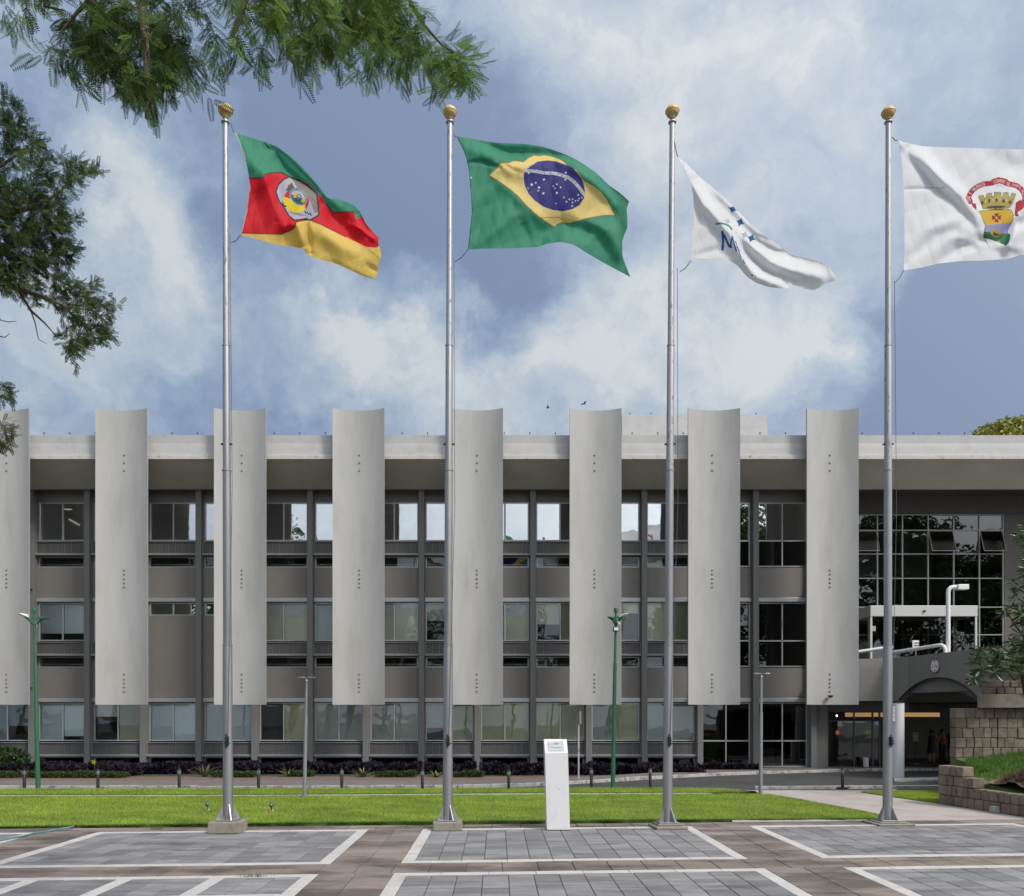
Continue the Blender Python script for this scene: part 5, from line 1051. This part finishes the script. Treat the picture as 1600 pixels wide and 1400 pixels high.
# a dead zone with sky between the two hanging masses
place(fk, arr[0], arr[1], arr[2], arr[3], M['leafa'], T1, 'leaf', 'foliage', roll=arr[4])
# ---- second darker tree at the left edge
T2 = empty('dark_fine_tree'); tag(T2, 'dark green fine leaved tree reaching in from the left edge', 'tree')
MB().tube([(-11.6,10.5,-.1),(-11.4,10.6,3),(-10.9,10.8,6),(-10.2,11,8.6)], [.30,.26,.20,.14], 12).build('trunk', M['bark'], T2, smooth=True)
Yb = 11.0
MB().tube([(-11.2,10.7,4.2), at(-120,390,Yb), at(-40,352,Yb), at(0,334,Yb), at(45,325,Yb), at(80,308,Yb), at(112,285,Yb)], [.12,.09,.07,.05,.035,.02,.008], 8).build('branch', M['barkl'], T2, smooth=True)
MB().tube([(-11.2,10.7,3.9), at(-120,400,Yb), at(-20,425,Yb), at(0,436,Yb), at(25,450,Yb), at(75,467,Yb), at(105,480,Yb), at(140,484,Yb)], [.11,.08,.06,.05,.035,.024,.014,.006], 8).build('branch', M['barkl'], T2, smooth=True)
limb(T2, [(28,452,Yb),(48,485,Yb),(70,505,Yb),(88,525,Yb)], .022, .005, M['bark'])
limb(T2, [(48,485,Yb),(55,505,Yb),(60,530,Yb),(72,537,Yb)], .01, .003, M['bark'])
limb(T2, [(100,480,Yb),(120,498,Yb),(140,520,Yb)], .014, .004, M['bark'])
limb(T2, [(-40,352,Yb),(0,336,Yb),(45,350,Yb),(90,345,Yb),(110,340,Yb)], .014, .004, M['barkl'])
limb(T2, [(-60,300,Yb),(0,260,Yb),(30,240,Yb),(60,215,Yb)], .03, .005, M['bark'])
limb(T2, [(-30,420,Yb),(0,500,Yb),(12,503,Yb),(25,502,Yb)], .012, .003, M['bark'])
limb(T2, [(-30,500,Yb),(-5,525,Yb),(8,527,Yb),(15,521,Yb)], .012, .003, M['bark'])
MB().tube([(-11.2,10.7,3.4), at(-140,560,Yb), at(-60,590,Yb), at(-5,605,Yb)], [.07,.05,.03,.01], 8).build('branch', M['bark'], T2, smooth=True)
P2 = [(-60,150),(0,145),(12,160),(28,175),(42,190),(52,205),(62,222),(80,228),(100,245),(118,250),(140,258),(158,268),(140,282),(122,292),(108,305),(95,320),(115,335),(125,345),(108,360),(110,385),(118,400),(100,408),(88,415),(105,428),(130,432),(150,445),(172,465),(180,478),(165,490),(150,498),(170,512),(165,528),(140,525),(128,540),(132,560),(128,572),(112,560),(100,545),(92,520),(108,500),(98,480),(70,475),(45,470),(30,455),(0,450),(-60,440)]
fk2 = frond(6, .115, .0125, .026, .7)
sp = np.random.RandomState(5)
def gaps(q): return (np.sin(q[:,0]*.11+1.3*np.sin(q[:,1]*.05))*np.sin(q[:,1]*.09+q[:,0]*.03) > -.62)
a = sprays(P2, 1180, Yb, .7, fk2, 6, None, .75, 0, hang=.12, outc=(-60,330), tonea=(.016,.032,.010), toneb=(.10,.155,.035), dens=gaps)
b = sprays([(-60,590),(0,592),(15,608),(12,620),(-60,625)], 40, Yb, .4, fk2, 5, None, .6, 0, hang=.3, outc=(-60,600), tonea=(.028,.055,.018), toneb=(.10,.15,.05))
c = sprays([(-60,650),(0,652),(14,668),(20,684),(8,694),(-60,690)], 50, Yb, .4, fk2, 5, None, .6, 0, hang=.4, outc=(-60,640), tonea=(.06,.055,.03), toneb=(.17,.13,.05))
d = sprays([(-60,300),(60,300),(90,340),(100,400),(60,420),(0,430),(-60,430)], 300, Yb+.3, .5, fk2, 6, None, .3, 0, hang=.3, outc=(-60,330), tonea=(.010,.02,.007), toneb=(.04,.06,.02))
arr = [np.concatenate(x) for x in zip(a, b, c, d)]
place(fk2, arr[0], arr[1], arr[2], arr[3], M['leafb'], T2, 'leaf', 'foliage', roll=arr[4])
# ---- glossy tree on the right bank
T3 = empty('glossy_tree'); tag(T3, 'tree with long glossy leaves growing above the stone wall at right', 'tree')
Yt = 23.6
MB().tube([at(1606,1090,Yt+1.2), at(1599,1050,Yt+1), at(1603,1000,Yt+.8), at(1625,930,Yt+.5), at(1640,840,Yt)], [.11,.10,.09,.07,.04], 10).build('trunk', M['bark'], T3, smooth=True)
for pts in ([(1600,1045,Yt+1),(1575,1030,Yt+.3),(1545,1015,Yt)], [(1603,1000,Yt+.8),(1585,975,Yt),(1570,950,Yt)], [(1600,1050,Yt+1),(1560,1042,Yt),(1525,1060,Yt-.2)], [(1640,850,Yt),(1612,850,Yt),(1590,835,Yt)], [(1625,930,Yt+.5),(1600,925,Yt),(1578,915,Yt)]): limb(T3, pts, .035, .008, M['bark'])
ob = oblong()
cen = []
for poly, n in (([(1640,810),(1600,812),(1588,820),(1590,845),(1605,855),(1640,860)], 16), ([(1640,870),(1600,888),(1580,905),(1575,925),(1585,945),(1568,955),(1568,980),(1590,995),(1640,1000)], 52), ([(1640,990),(1600,995),(1570,1005),(1540,1012),(1522,1025),(1522,1050),(1518,1068),(1532,1068),(1540,1045),(1560,1058),(1580,1052),(1600,1045),(1640,1050)], 74), ([(1640,860),(1600,865),(1595,885),(1640,900)], 8)):
    cen += [tuple(p) for p in sample_poly(poly, n)]
cen = np.array(cen); n = len(cen); Y = Yt+np.random.randn(n)*.45; C = np.stack([(cen[:,0]-CX)*Y/FPX, Y, EYE-(cen[:,1]-HY)*Y/FPX], 1)
Ps, Ds, T, S = [], [], [], []
for i in range(n):
    k = 17; a_ = np.random.rand(k)*6.283; el = np.random.rand(k)*1.5-.75; d = np.stack([np.cos(a_)*np.cos(el), np.sin(a_)*np.cos(el), np.sin(el)-.15], 1); d[:,0] -= .25
    Ps.append(C[i]+d*.02+np.array([0,0,1])*np.random.rand(k,1)*.07); Ds.append(d); w = np.random.rand(k,1)**2
    T.append(np.array((.035,.065,.02))*(1-w)+np.array((.15,.21,.075))*w); S.append(np.random.uniform(.8,1.4,k))
place(ob, np.vstack(Ps), np.vstack(Ds), np.vstack(T), np.hstack(S), M['leafc'], T3, 'leaf', 'foliage')
# dry bromeliad like leaves on the wall
dl = empty('dry_plant', (xx(1585,24.9), 24.9, zy(1065,24.9))); tag(dl, 'dry yellow and orange leaved plant drooping over the top of the high stone wall', 'plant')
for i in range(9):
    a_ = R(-70+i*20); mb = MB(); r_ = .10
    pts = [Vector((0,0,.03)), Vector((math.sin(a_)*.22, -.1, .20)), Vector((math.sin(a_)*.40, -.2, .12)), Vector((math.sin(a_)*.55, -.28, -.08))]
    mb.loft([[p+Vector((0,-.001,-w)), p+Vector((0,0,w)), p+Vector((0,.012,0))] for p, w in zip(pts, (.02,.035,.03,.004))]); mb.build('leaf', mat('dry_leaf', (.30,.17,.06), .6, var=.4, scale=3) if i % 2 else mat('greenish_leaf', (.16,.18,.05), .6), dl)
# ---- tree crown beyond the roof
def leaf_cloud(name, label, cat, blobs, n, size, tonea, toneb, m, trunk=None, group=None, parent=None, seed=0):
    rs = np.random.RandomState(seed); P_ = []; wts = np.array([b[3]**2 for b in blobs]); wts = wts/wts.sum()
    for b, k in zip(blobs, (wts*n).astype(int)):
        d = rs.randn(k,3); d /= np.linalg.norm(d, axis=1, keepdims=True); r = b[3]*(rs.rand(k,1)**.35); P_.append(np.array(b[:3])+d*r*np.array([1,1,.8]))
    P_ = np.vstack(P_); k = len(P_); a_ = rs.randn(k,3); a_ /= np.linalg.norm(a_, axis=1, keepdims=True); b_ = np.cross(a_, rs.randn(k,3)); b_ /= np.linalg.norm(b_, axis=1, keepdims=True); s = size*(.6+.8*rs.rand(k,1))
    V = np.stack([P_-a_*s, P_+b_*s*.45, P_+a_*s, P_-b_*s*.45], 1).reshape(-1,3); F = (np.array([[0,1,2],[0,2,3]])[None]+np.arange(k)[:,None,None]*4).reshape(-1,3)
    w = rs.rand(k,1); tone = np.repeat(np.array(tonea)*(1-w)+np.array(toneb)*w, 4, 0)
    return np_mesh(name, V, F, m, parent, tone)
RT = empty('tree_beyond_roof', (0,0,0)); tag(RT, 'yellow green treetop showing above the roof at the right edge', 'tree')
Yr = 66; bl = [(*at(x, y, Yr), r) for x, y, r in ((1530,680,.7),(1545,676,.9),(1570,668,1.0),(1598,665,1.0),(1625,663,1.2),(1580,700,2.2),(1630,705,2.6),(1555,700,1.5),(1585,660,.6),(1610,657,.6))]
leaf_cloud('crown', '', '', bl, 5200, .20, (.14,.17,.03), (.48,.44,.10), M['leafy'], parent=RT, seed=3)
MB().tube([(at(1600,760,Yr).x,Yr,-.3),(at(1600,700,Yr).x,Yr,19)], [.5,.3], 10).build('trunk', M['bark'], RT)
# ---- trees behind the camera, seen mirrored in the upper windows
tb = empty('street_tree', (0,0,0)); rs = np.random.RandomState(11)
crown = leaf_cloud('crown', '', '', [(rs.randn()*2.2, rs.randn()*2.2, 11+rs.randn()*2.6, 1.5+rs.rand()*1.3) for _ in range(24)], 8000, .30, (.03,.06,.015), (.09,.14,.03), M['leafy'], parent=tb, seed=5)
MB().tube([(0,0,-.3),(.1,0,5),(-.2,.2,12)], [.4,.32,.1], 10).build('trunk', M['bark'], tb)
for i, (x, y, s) in enumerate(((-22,-26,1.45),(-34,-27,1.2),(-47,-24,1.3),(-10,-30,.92),(3,-29,.86),(15,-28,.95),(33,-27,1.75),(53,-24,1.7),(66,-26,1.5),(-60,-30,1.2))):
    o = tb if i == 0 else copy_tree(tb); o.location = (x, y, 0); o.scale = (s, s, s); o.rotation_euler.z = i*1.3
    tag(o, 'street tree standing behind the viewer, mirrored in the windows', 'tree', 'street trees mirrored in the windows')
# ---- hedges
def hedge(poly, zf, h, n, size, ta, tb_, m, name, label, cat='hedge'):
    q = sample_poly(poly, n); z = np.array([zf(x, y) for x, y in q])+np.random.rand(n)**.7*h*(.82+.18*np.sin(q[:,0]*4.1)*np.sin(q[:,0]*1.7)); P_ = np.stack([q[:,0], q[:,1], z], 1)
    a_ = np.random.randn(n,3); a_[:,2] = np.abs(a_[:,2])+.5; a_ /= np.linalg.norm(a_, axis=1, keepdims=True); b_ = np.cross(a_, np.random.randn(n,3)); b_ /= np.linalg.norm(b_, axis=1, keepdims=True); s = size*(.6+.8*np.random.rand(n,1))
    V = np.stack([P_, P_+b_*s*.35+a_*s*.5, P_+a_*s, P_-b_*s*.35+a_*s*.5], 1).reshape(-1,3); F = (np.array([[0,1,2],[0,2,3]])[None]+np.arange(n)[:,None,None]*4).reshape(-1,3)
    w = np.random.rand(n,1); o = np_mesh(name, V, F, m, None, np.repeat(np.array(ta)*(1-w)+np.array(tb_)*w, 4, 0)); return tag(o, label, cat)
bz = lambda x, y: -.02-.26*max(0, min(1, (y-31.2)/6.5))
PH = [(-40,222,33.4,36.5,'dark purple hedge at far left behind the first two bollards'),(228,312,35.2,37.4,'short dark purple hedge between the low green clumps and the first spiky plant'),(322,396,35.2,37.4,'dark purple hedge right behind the leftmost flagpole'),(402,484,35.2,37.4,'dark purple hedge behind the left grey lamp post'),(492,568,35.2,37.4,'dark purple hedge between the grey lamp post and the third spiky plant'),(578,656,35.2,37.4,'dark purple hedge between the third spiky plant and the second flagpole'),(666,742,35.2,37.4,'dark purple hedge right of the second flagpole'),
      (752,830,34.6,37.2,'dark purple hedge left of the white plaque stand'),(836,1090,34.8,37.4,'long dark purple hedge behind the white plaque stand and right green lamp'),(1104,1182,36.6,37.7,'dark purple hedge before the dark grid windows, left of the right grey lamp post')]
for x0, x1, y0, y1, lb in PH:
    ym = (y0+y1)/2; pg = [(xx(x0,ym),y0),(xx(x1,ym),y0),(xx(x1,ym),y1),(xx(x0,ym),y1)]
    hedge(pg, bz, .54 if x1 < 1090 else .5, int(abs(x1-x0)*55), .15, (.007,.005,.009), (.024,.017,.028), M['leafp'], 'purple_hedge', lb)
for x0, x1, yy, lb in ((-30,12,32.6,'low green shrub clump at the far left edge'),(14,30,32.6,'small round green shrub just left of the first bollard'),(42,196,32.7,'row of low green shrubs at the foot of the purple hedge on the left'),(334,400,33.2,'low clipped green shrubs behind the leftmost flagpole'),(588,650,33.3,'low clipped green shrubs left of the second flagpole'),(706,756,33.3,'low clipped green shrubs right of the second flagpole'),(455,490,33.9,'small dark green shrub behind the left grey lamp post')):
    hedge([(xx(x0,yy),yy-.4),(xx(x1,yy),yy-.4),(xx(x1,yy),yy+.5),(xx(x0,yy),yy+.5)], bz, .27, int((x1-x0)*45), .07, (.02,.032,.012), (.06,.09,.025), M['leafp'], 'low_shrub', lb, 'shrub')
hedge([(xx(-60,34),33.5),(xx(10,34),33.5),(xx(10,34),36),(xx(-60,34),36)], bz, 1.4, 6000, .12, (.01,.03,.006), (.04,.09,.015), M['leafy'], 'green_bush', 'taller bright green bush against the building at the left edge', 'bush')
def spiky(x, y, r, n, label, ta, tb_):
    b = g(x, y-3, 0); b.z = bz(b.x, b.y); o = empty('spiky_plant', b); tag(o, label, 'plant', 'spiky plants in the bed')
    Vv, Ff = [], []; P_, D_ = [], []
    ms = [mat('agave_green', (.06,.085,.02), .5, var=.2), mat('agave_yellow', (.17,.165,.05), .5, var=.2)]
    for k in range(n):
        a_ = k*2.4; el = .25+.95*random.random(); L_ = r*random.uniform(.8,1.15); d = Vector((math.cos(a_)*math.cos(el), math.sin(a_)*math.cos(el), math.sin(el))); s_ = Vector((-d.y, d.x, 0)).normalized()
        pts = [(d*L_*t_-Vector((0,0,.25*L_*t_*t_)), w) for t_, w in ((0,.018),(.35,.03),(.75,.02),(1,.001))]
        mb = MB(); mb.loft([[p-s_*w, p+Vector((0,0,-.006)), p+s_*w, p+Vector((0,0,.004))] for p, w in pts]); mb.build('leaf', ms[k % 2], o)
for a_ in ((320,1213,.72,34,'largest spiky yellow green plant, just left of the leftmost flagpole',0,0),(450,1212,.60,28,'spiky yellow green plant left of the left grey lamp post',0,0),(567,1213,.66,30,'spiky yellow green plant between two bollards right of the left grey lamp post',0,0),(681,1214,.5,22,'broad leaved yellow green plant just left of the second flagpole',0,0),(790,1210,.45,14,'small spiky plant behind the bollard left of the white plaque stand',0,0)): spiky(*a_)
yf = empty('yellow_flower', Vector((xx(147,33.3),33.3,bz(0,33.3)))); tag(yf, 'single yellow flower rising from the purple hedge beside the second bollard', 'flower')
MB().tube([(0,0,0),(.03,0,.5),(.0,0,.62)], .012, 6).build('stem', mat('stem_green', (.06,.12,.03), .6), yf)
for k in range(5):
    a_ = k*1.26; MB().loft([[Vector((math.cos(a_)*t_*.12-math.sin(a_)*w, -.02, .62+math.sin(a_)*t_*.12+math.cos(a_)*w)), Vector((math.cos(a_)*t_*.12+math.sin(a_)*w, -.02, .62+math.sin(a_)*t_*.12-math.cos(a_)*w)), Vector((math.cos(a_)*t_*.12, -.005, .62+math.sin(a_)*t_*.12))] for t_, w in ((.1,.008),(.5,.03),(1,.004))]).build('petal', mat('yellow_petal', (.38,.33,.03), .5), yf)
# ================================================================== PEOPLE AND LOBBY THINGS
def person(x, Y, h, label, skin, hair, top, bottom, legs_bare, skirt, armpose, rz):
    o = empty('person', (xx(x, Y), Y, .012), rz); tag(o, label, 'person'); k = h/1.7
    J = {'pel':(0,0,.95),'wa':(0,0,1.1),'ch':(0,-.01,1.32),'nk':(0,0,1.46),'hd':(0,-.01,1.56),'ht':(0,-.005,1.67)}
    names = list(J); V = [J[n_] for n_ in names]; rad = [(.13,.10),(.12,.085),(.155,.10),(.052,.052),(.085,.09),(.06,.07)]
    E = [(0,1),(1,2),(2,3),(3,4),(4,5)]
    def chain(start, pts, rs_):
        p = start
        for q, r_ in zip(pts, rs_): V.append(q); rad.append((r_, r_)); E.append((p, len(V)-1)); p = len(V)-1
    for s in (-1, 1):
        chain(0, [(s*.09,0,.88),(s*.10,-.015,.50),(s*.10,.02,.09),(s*.105,-.02,.045),(s*.11,-.15,.03)], [.085,.055,.038,.042,.03])
        ax = armpose[0 if s < 0 else 1]; chain(2, [(s*.17,0,1.40)]+[(s*a, b, c) for a, b, c in ax]+[], [.055,.04,.03,.028])
    me = bpy.data.meshes.new('body'); me.from_pydata([tuple(c*k for c in v) for v in V], E, []); me.materials.append(mat(skin[0], skin[1], .6))
    bo_ = bpy.data.objects.new('body', me); COL.objects.link(bo_); bo_.parent = o
    sk_ = bo_.modifiers.new('skin', 'SKIN'); sv_ = me.skin_vertices[0].data if me.skin_vertices else None
    if sv_ is None:
        bpy.context.view_layer.objects.active = bo_; 
    else:
        for i_, r_ in enumerate(rad): sv_[i_].radius = (r_[0]*k, r_[1]*k)
        sv_[0].use_root = True
    ss = bo_.modifiers.new('sub', 'SUBSURF'); ss.levels = 2; ss.render_levels = 2
    hm = MB(); hm.lathe((0,.015*k,1.60*k), [(.03,-.12*k),(.085*k,-.06*k),(.098*k,.02*k),(.085*k,.075*k),(.04*k,.105*k),(.004,.112*k)], 14); hm.build('hair', mat(*hair), o, smooth=True)
    fm = MB()
    for s in (-1, 1): fm.lathe((s*.03*k,-.092*k,1.585*k), [(.002,-.008),(.009,0),(.002,.008)], 8)
    fm.box(-.02*k,.02*k,-.098*k,-.088*k,1.527*k,1.534*k); fm.build('face_features', M['black'], o)
    def tubez(prof, name, m_):
        mb = MB(); mb.loft([[(math.cos(t_)*a*k, math.sin(t_)*b_*k, z*k) for t_ in [2*math.pi*i/18 for i in range(18)]] for z, a, b_ in prof]); mb.build(name, m_, o, smooth=True)
    tubez([(.93,.175,.13),(1.1,.15,.115),(1.3,.185,.125),(1.42,.16,.09),(1.45,.07,.065)], 'shirt', mat(*top))
    if skirt: tubez([(.5,.22,.17),(.75,.20,.155),(.95,.17,.13),(1.05,.155,.12)], 'skirt', mat(*bottom))
    else:
        for s in (-1, 1):
            mb = MB(); mb.loft([[(s*.095*k+math.cos(t_)*a*k, math.sin(t_)*a*k, z*k) for t_ in [2*math.pi*i/14 for i in range(14)]] for z, a in ((.07,.075),(.5,.082),(.92,.11))]); mb.build('trouser_leg', mat(*bottom), o, smooth=True)
        tubez([(.86,.16,.12),(.98,.165,.125)], 'waistband', mat(*bottom))
    for s in (-1, 1): MB().loft([[(s*.105*k+w*math.cos(t_)*k, -.05*k+.12*math.sin(t_)*k*q_, z*k) for t_ in [2*math.pi*i/12 for i in range(12)]] for z, w, q_ in ((0,.045,1.05),(.04,.045,1),(.075,.03,.6))]).build('shoe', M['black'], o, smooth=True)
hang_ = [(.21,-.02,1.14),(.20,-.10,.92),(.20,-.13,.84)]; fold_ = [(.22,-.02,1.14),(.10,-.22,1.12),(.03,-.26,1.14)]; hip_ = [(.32,.03,1.18),(.20,-.08,.99),(.17,-.1,.97)]
person(1455.5, 41.3, 1.66, 'person in a black dress with bare legs standing in the lit lobby', ('skin_warm',(.33,.19,.13)), ('dark_hair',(.02,.016,.012),.6), ('black_dress',(.02,.02,.02),.7), ('black_skirt',(.02,.02,.02),.7), True, True, (hip_, hip_), R(170))
person(1472.5, 42.2, 1.68, 'person in an orange top beside the one in the black dress in the lobby', ('skin_warm',(.33,.19,.13)), ('dark_hair',(.02,.016,.012),.6), ('orange_top',(.45,.13,.05),.7), ('dark_trousers',(.03,.03,.035),.7), False, False, (fold_, fold_), R(10))
person(1486.5, 41.6, 1.76, 'person in dark top and brown trousers nearest the stone wall in the lobby', ('skin_brown',(.22,.12,.08)), ('dark_hair',(.02,.016,.012),.6), ('navy_top',(.025,.025,.04),.7), ('brown_trousers',(.13,.085,.06),.8), False, False, (hang_, hang_), R(-60))
sg = empty('stanchion_sign', (xx(1430.5,40.5),40.5,.012)); tag(sg, 'small pinkish notice on a thin black stand in the lobby', 'sign')
MB().tube([(0,0,0),(0,0,1.15)], .018, 8).build('pole', M['black'], sg); MB().lathe((0,0,0), [(.17,0),(.17,.02),(.03,.05)], 18).build('foot', M['steel'], sg)
MB().box(-.13,.13,-.03,-.015,1.12,1.52).build('sign_board', mat('pinkish_board', (.42,.30,.24), .6), sg)
for z in (1.22, 1.42): MB().box(-.12,.12,-.032,-.0305,z,z+.025).build('sign_line', M['black'], sg)
bn = empty('white_bin', (xx(1353,38.1),38.1,0)); tag(bn, 'small white cylindrical bin beside the lobby door', 'bin')
MB().lathe((0,0,0), [(.10,.012),(.115,.03),(.12,.42),(.125,.44),(.10,.445),(.10,.40)], 20).build('bin_body', M['whitep'], bn, smooth=True)
ex = empty('exit_sign', (0,0,0)); tag(ex, 'small yellow green glowing sign hanging inside the dark lobby glass', 'sign')
MB().box(xx(1351,39.2), xx(1362,39.2), 39.2, 39.24, zy(1147,39.2), zy(1141.5,39.2)).build('sign_box', emit('sign_green', (.35,.45,.05), .25), ex)
tn = empty('access_turnstile', (xx(1319,40),40,.012)); tag(tn, 'rounded grey access gate standing inside the lobby glass', 'turnstile')
mb = MB(); mb.loft([[(-.27,y,0),(.27,y,0),(.27,y,.95),(.2,y,1.10),(-.15,y,1.12),(-.25,y,1.05),(-.27,y,.9)] for y in (0,.25)]); mb.build('casing', mat('casing_grey', (.16,.15,.13), .5), tn, bevel=.03)
MB().box(-.22,.22,-.01,.0,.1,.8).build('casing_panel', M['interior'], tn)
xt = empty('decorated_tree', (xx(1304,39.6),39.6,.012)); tag(xt, 'thin decorated indoor tree with orange ornament behind the lobby glass', 'decoration')
MB().tube([(0,0,0),(0,0,2.2)], .02, 6).build('stem', M['bark'], xt)
for i in range(26): 
    a_ = i*2.4; z = .35+i*.07; r_ = .32*(1-z/2.5); MB().loft([[(0,0,z),(0,.02,z+.01),(0,-.02,z+.01)],[(math.cos(a_)*r_,math.sin(a_)*r_,z-.05),(math.cos(a_)*r_,math.sin(a_)*r_+.05,z-.03),(math.cos(a_)*r_,math.sin(a_)*r_-.05,z-.03)]]).build('twig', mat('tree_green', (.05,.09,.04), .6), xt)
MB().lathe((0,-.3,1.55), [(.01,-.12),(.08,-.04),(.09,.04),(.02,.12)], 12).build('ornament', emit('orange_ornament', (1,.35,.08), .6), xt, smooth=True)
MB().lathe((-.02,-.3,2.35), [(.01,-.05),(.05,0),(.01,.05)], 10).build('top_light', emit('white_light', (1,1,.95), 2), xt, smooth=True)
al = empty('alarm_light', (xx(1299.5,YFI), YFI+.12, zy(1088,YFI))); tag(al, 'small black half dome lamp near the foot of the rightmost fin', 'lamp')
MB().lathe((0,0,0), [(.02,-.06),(.08,-.03),(.12,.03),(.12,.045)], 14).build('lamp_shade', M['black'], al)
for x, y, s in ((856,637,.0),(912.5,631,.4)):
    o = empty('bird', at(x, y, 60), s); tag(o, 'tiny dark bird flying above the roof, %s' % ('left of the sixth fin' if x < 900 else 'right above the sixth fin'), 'bird', 'birds above the roof')
    MB().loft([[(t_, 0, 0) for t_ in (0,)]*1+[(0,.02,0),(0,0,.02)]]*0 or [[(-.14,w,0),(-.14,0,w),(-.14,-w,0),(-.14,0,-w)] if q == 0 else [(.0,.04,0),(.0,0,.04),(.0,-.04,0),(.0,0,-.04)] if q == 1 else [(.16,.01,0),(.16,0,.01),(.16,-.01,0),(.16,0,-.01)] for q, w in ((0,.01),(1,.04),(2,.01))]).build('body', M['black'], o)
    for s2 in (-1, 1): MB().add([(.06,0,.01),(-.06,0,.01),(-.05,s2*.2,.10),(.0,s2*.42,.04)], [(0,1,2,3)]).build('wing', M['black'], o)
# debris specks and weeds in the joints
for i, (x, y) in enumerate(((245,1296),(398,1370),(496,1281.5))):
    q = g(x, y); n = 60; P_ = np.tile(np.array([q.x,q.y,0]), (n,1))+np.random.randn(n,3)*np.array([.10,.02,0]); a_ = np.random.randn(n,2)*.03
    V = np.stack([P_-np.array([.004,0,0]), P_+np.array([.004,0,0]), P_+np.c_[a_, .03+.06*np.random.rand(n)]], 1).reshape(-1,3)
    tag(np_mesh('weed', V, np.arange(n*3).reshape(-1,3), M['blade'], tone=np.tile(np.array([.12,.17,.04]), (n*3,1))), ('weed tuft growing at the back edge of the left paving panel','weed tuft in the white border stone at front left','weed tuft on the lawn edge left of the second flagpole')[i], 'weed')
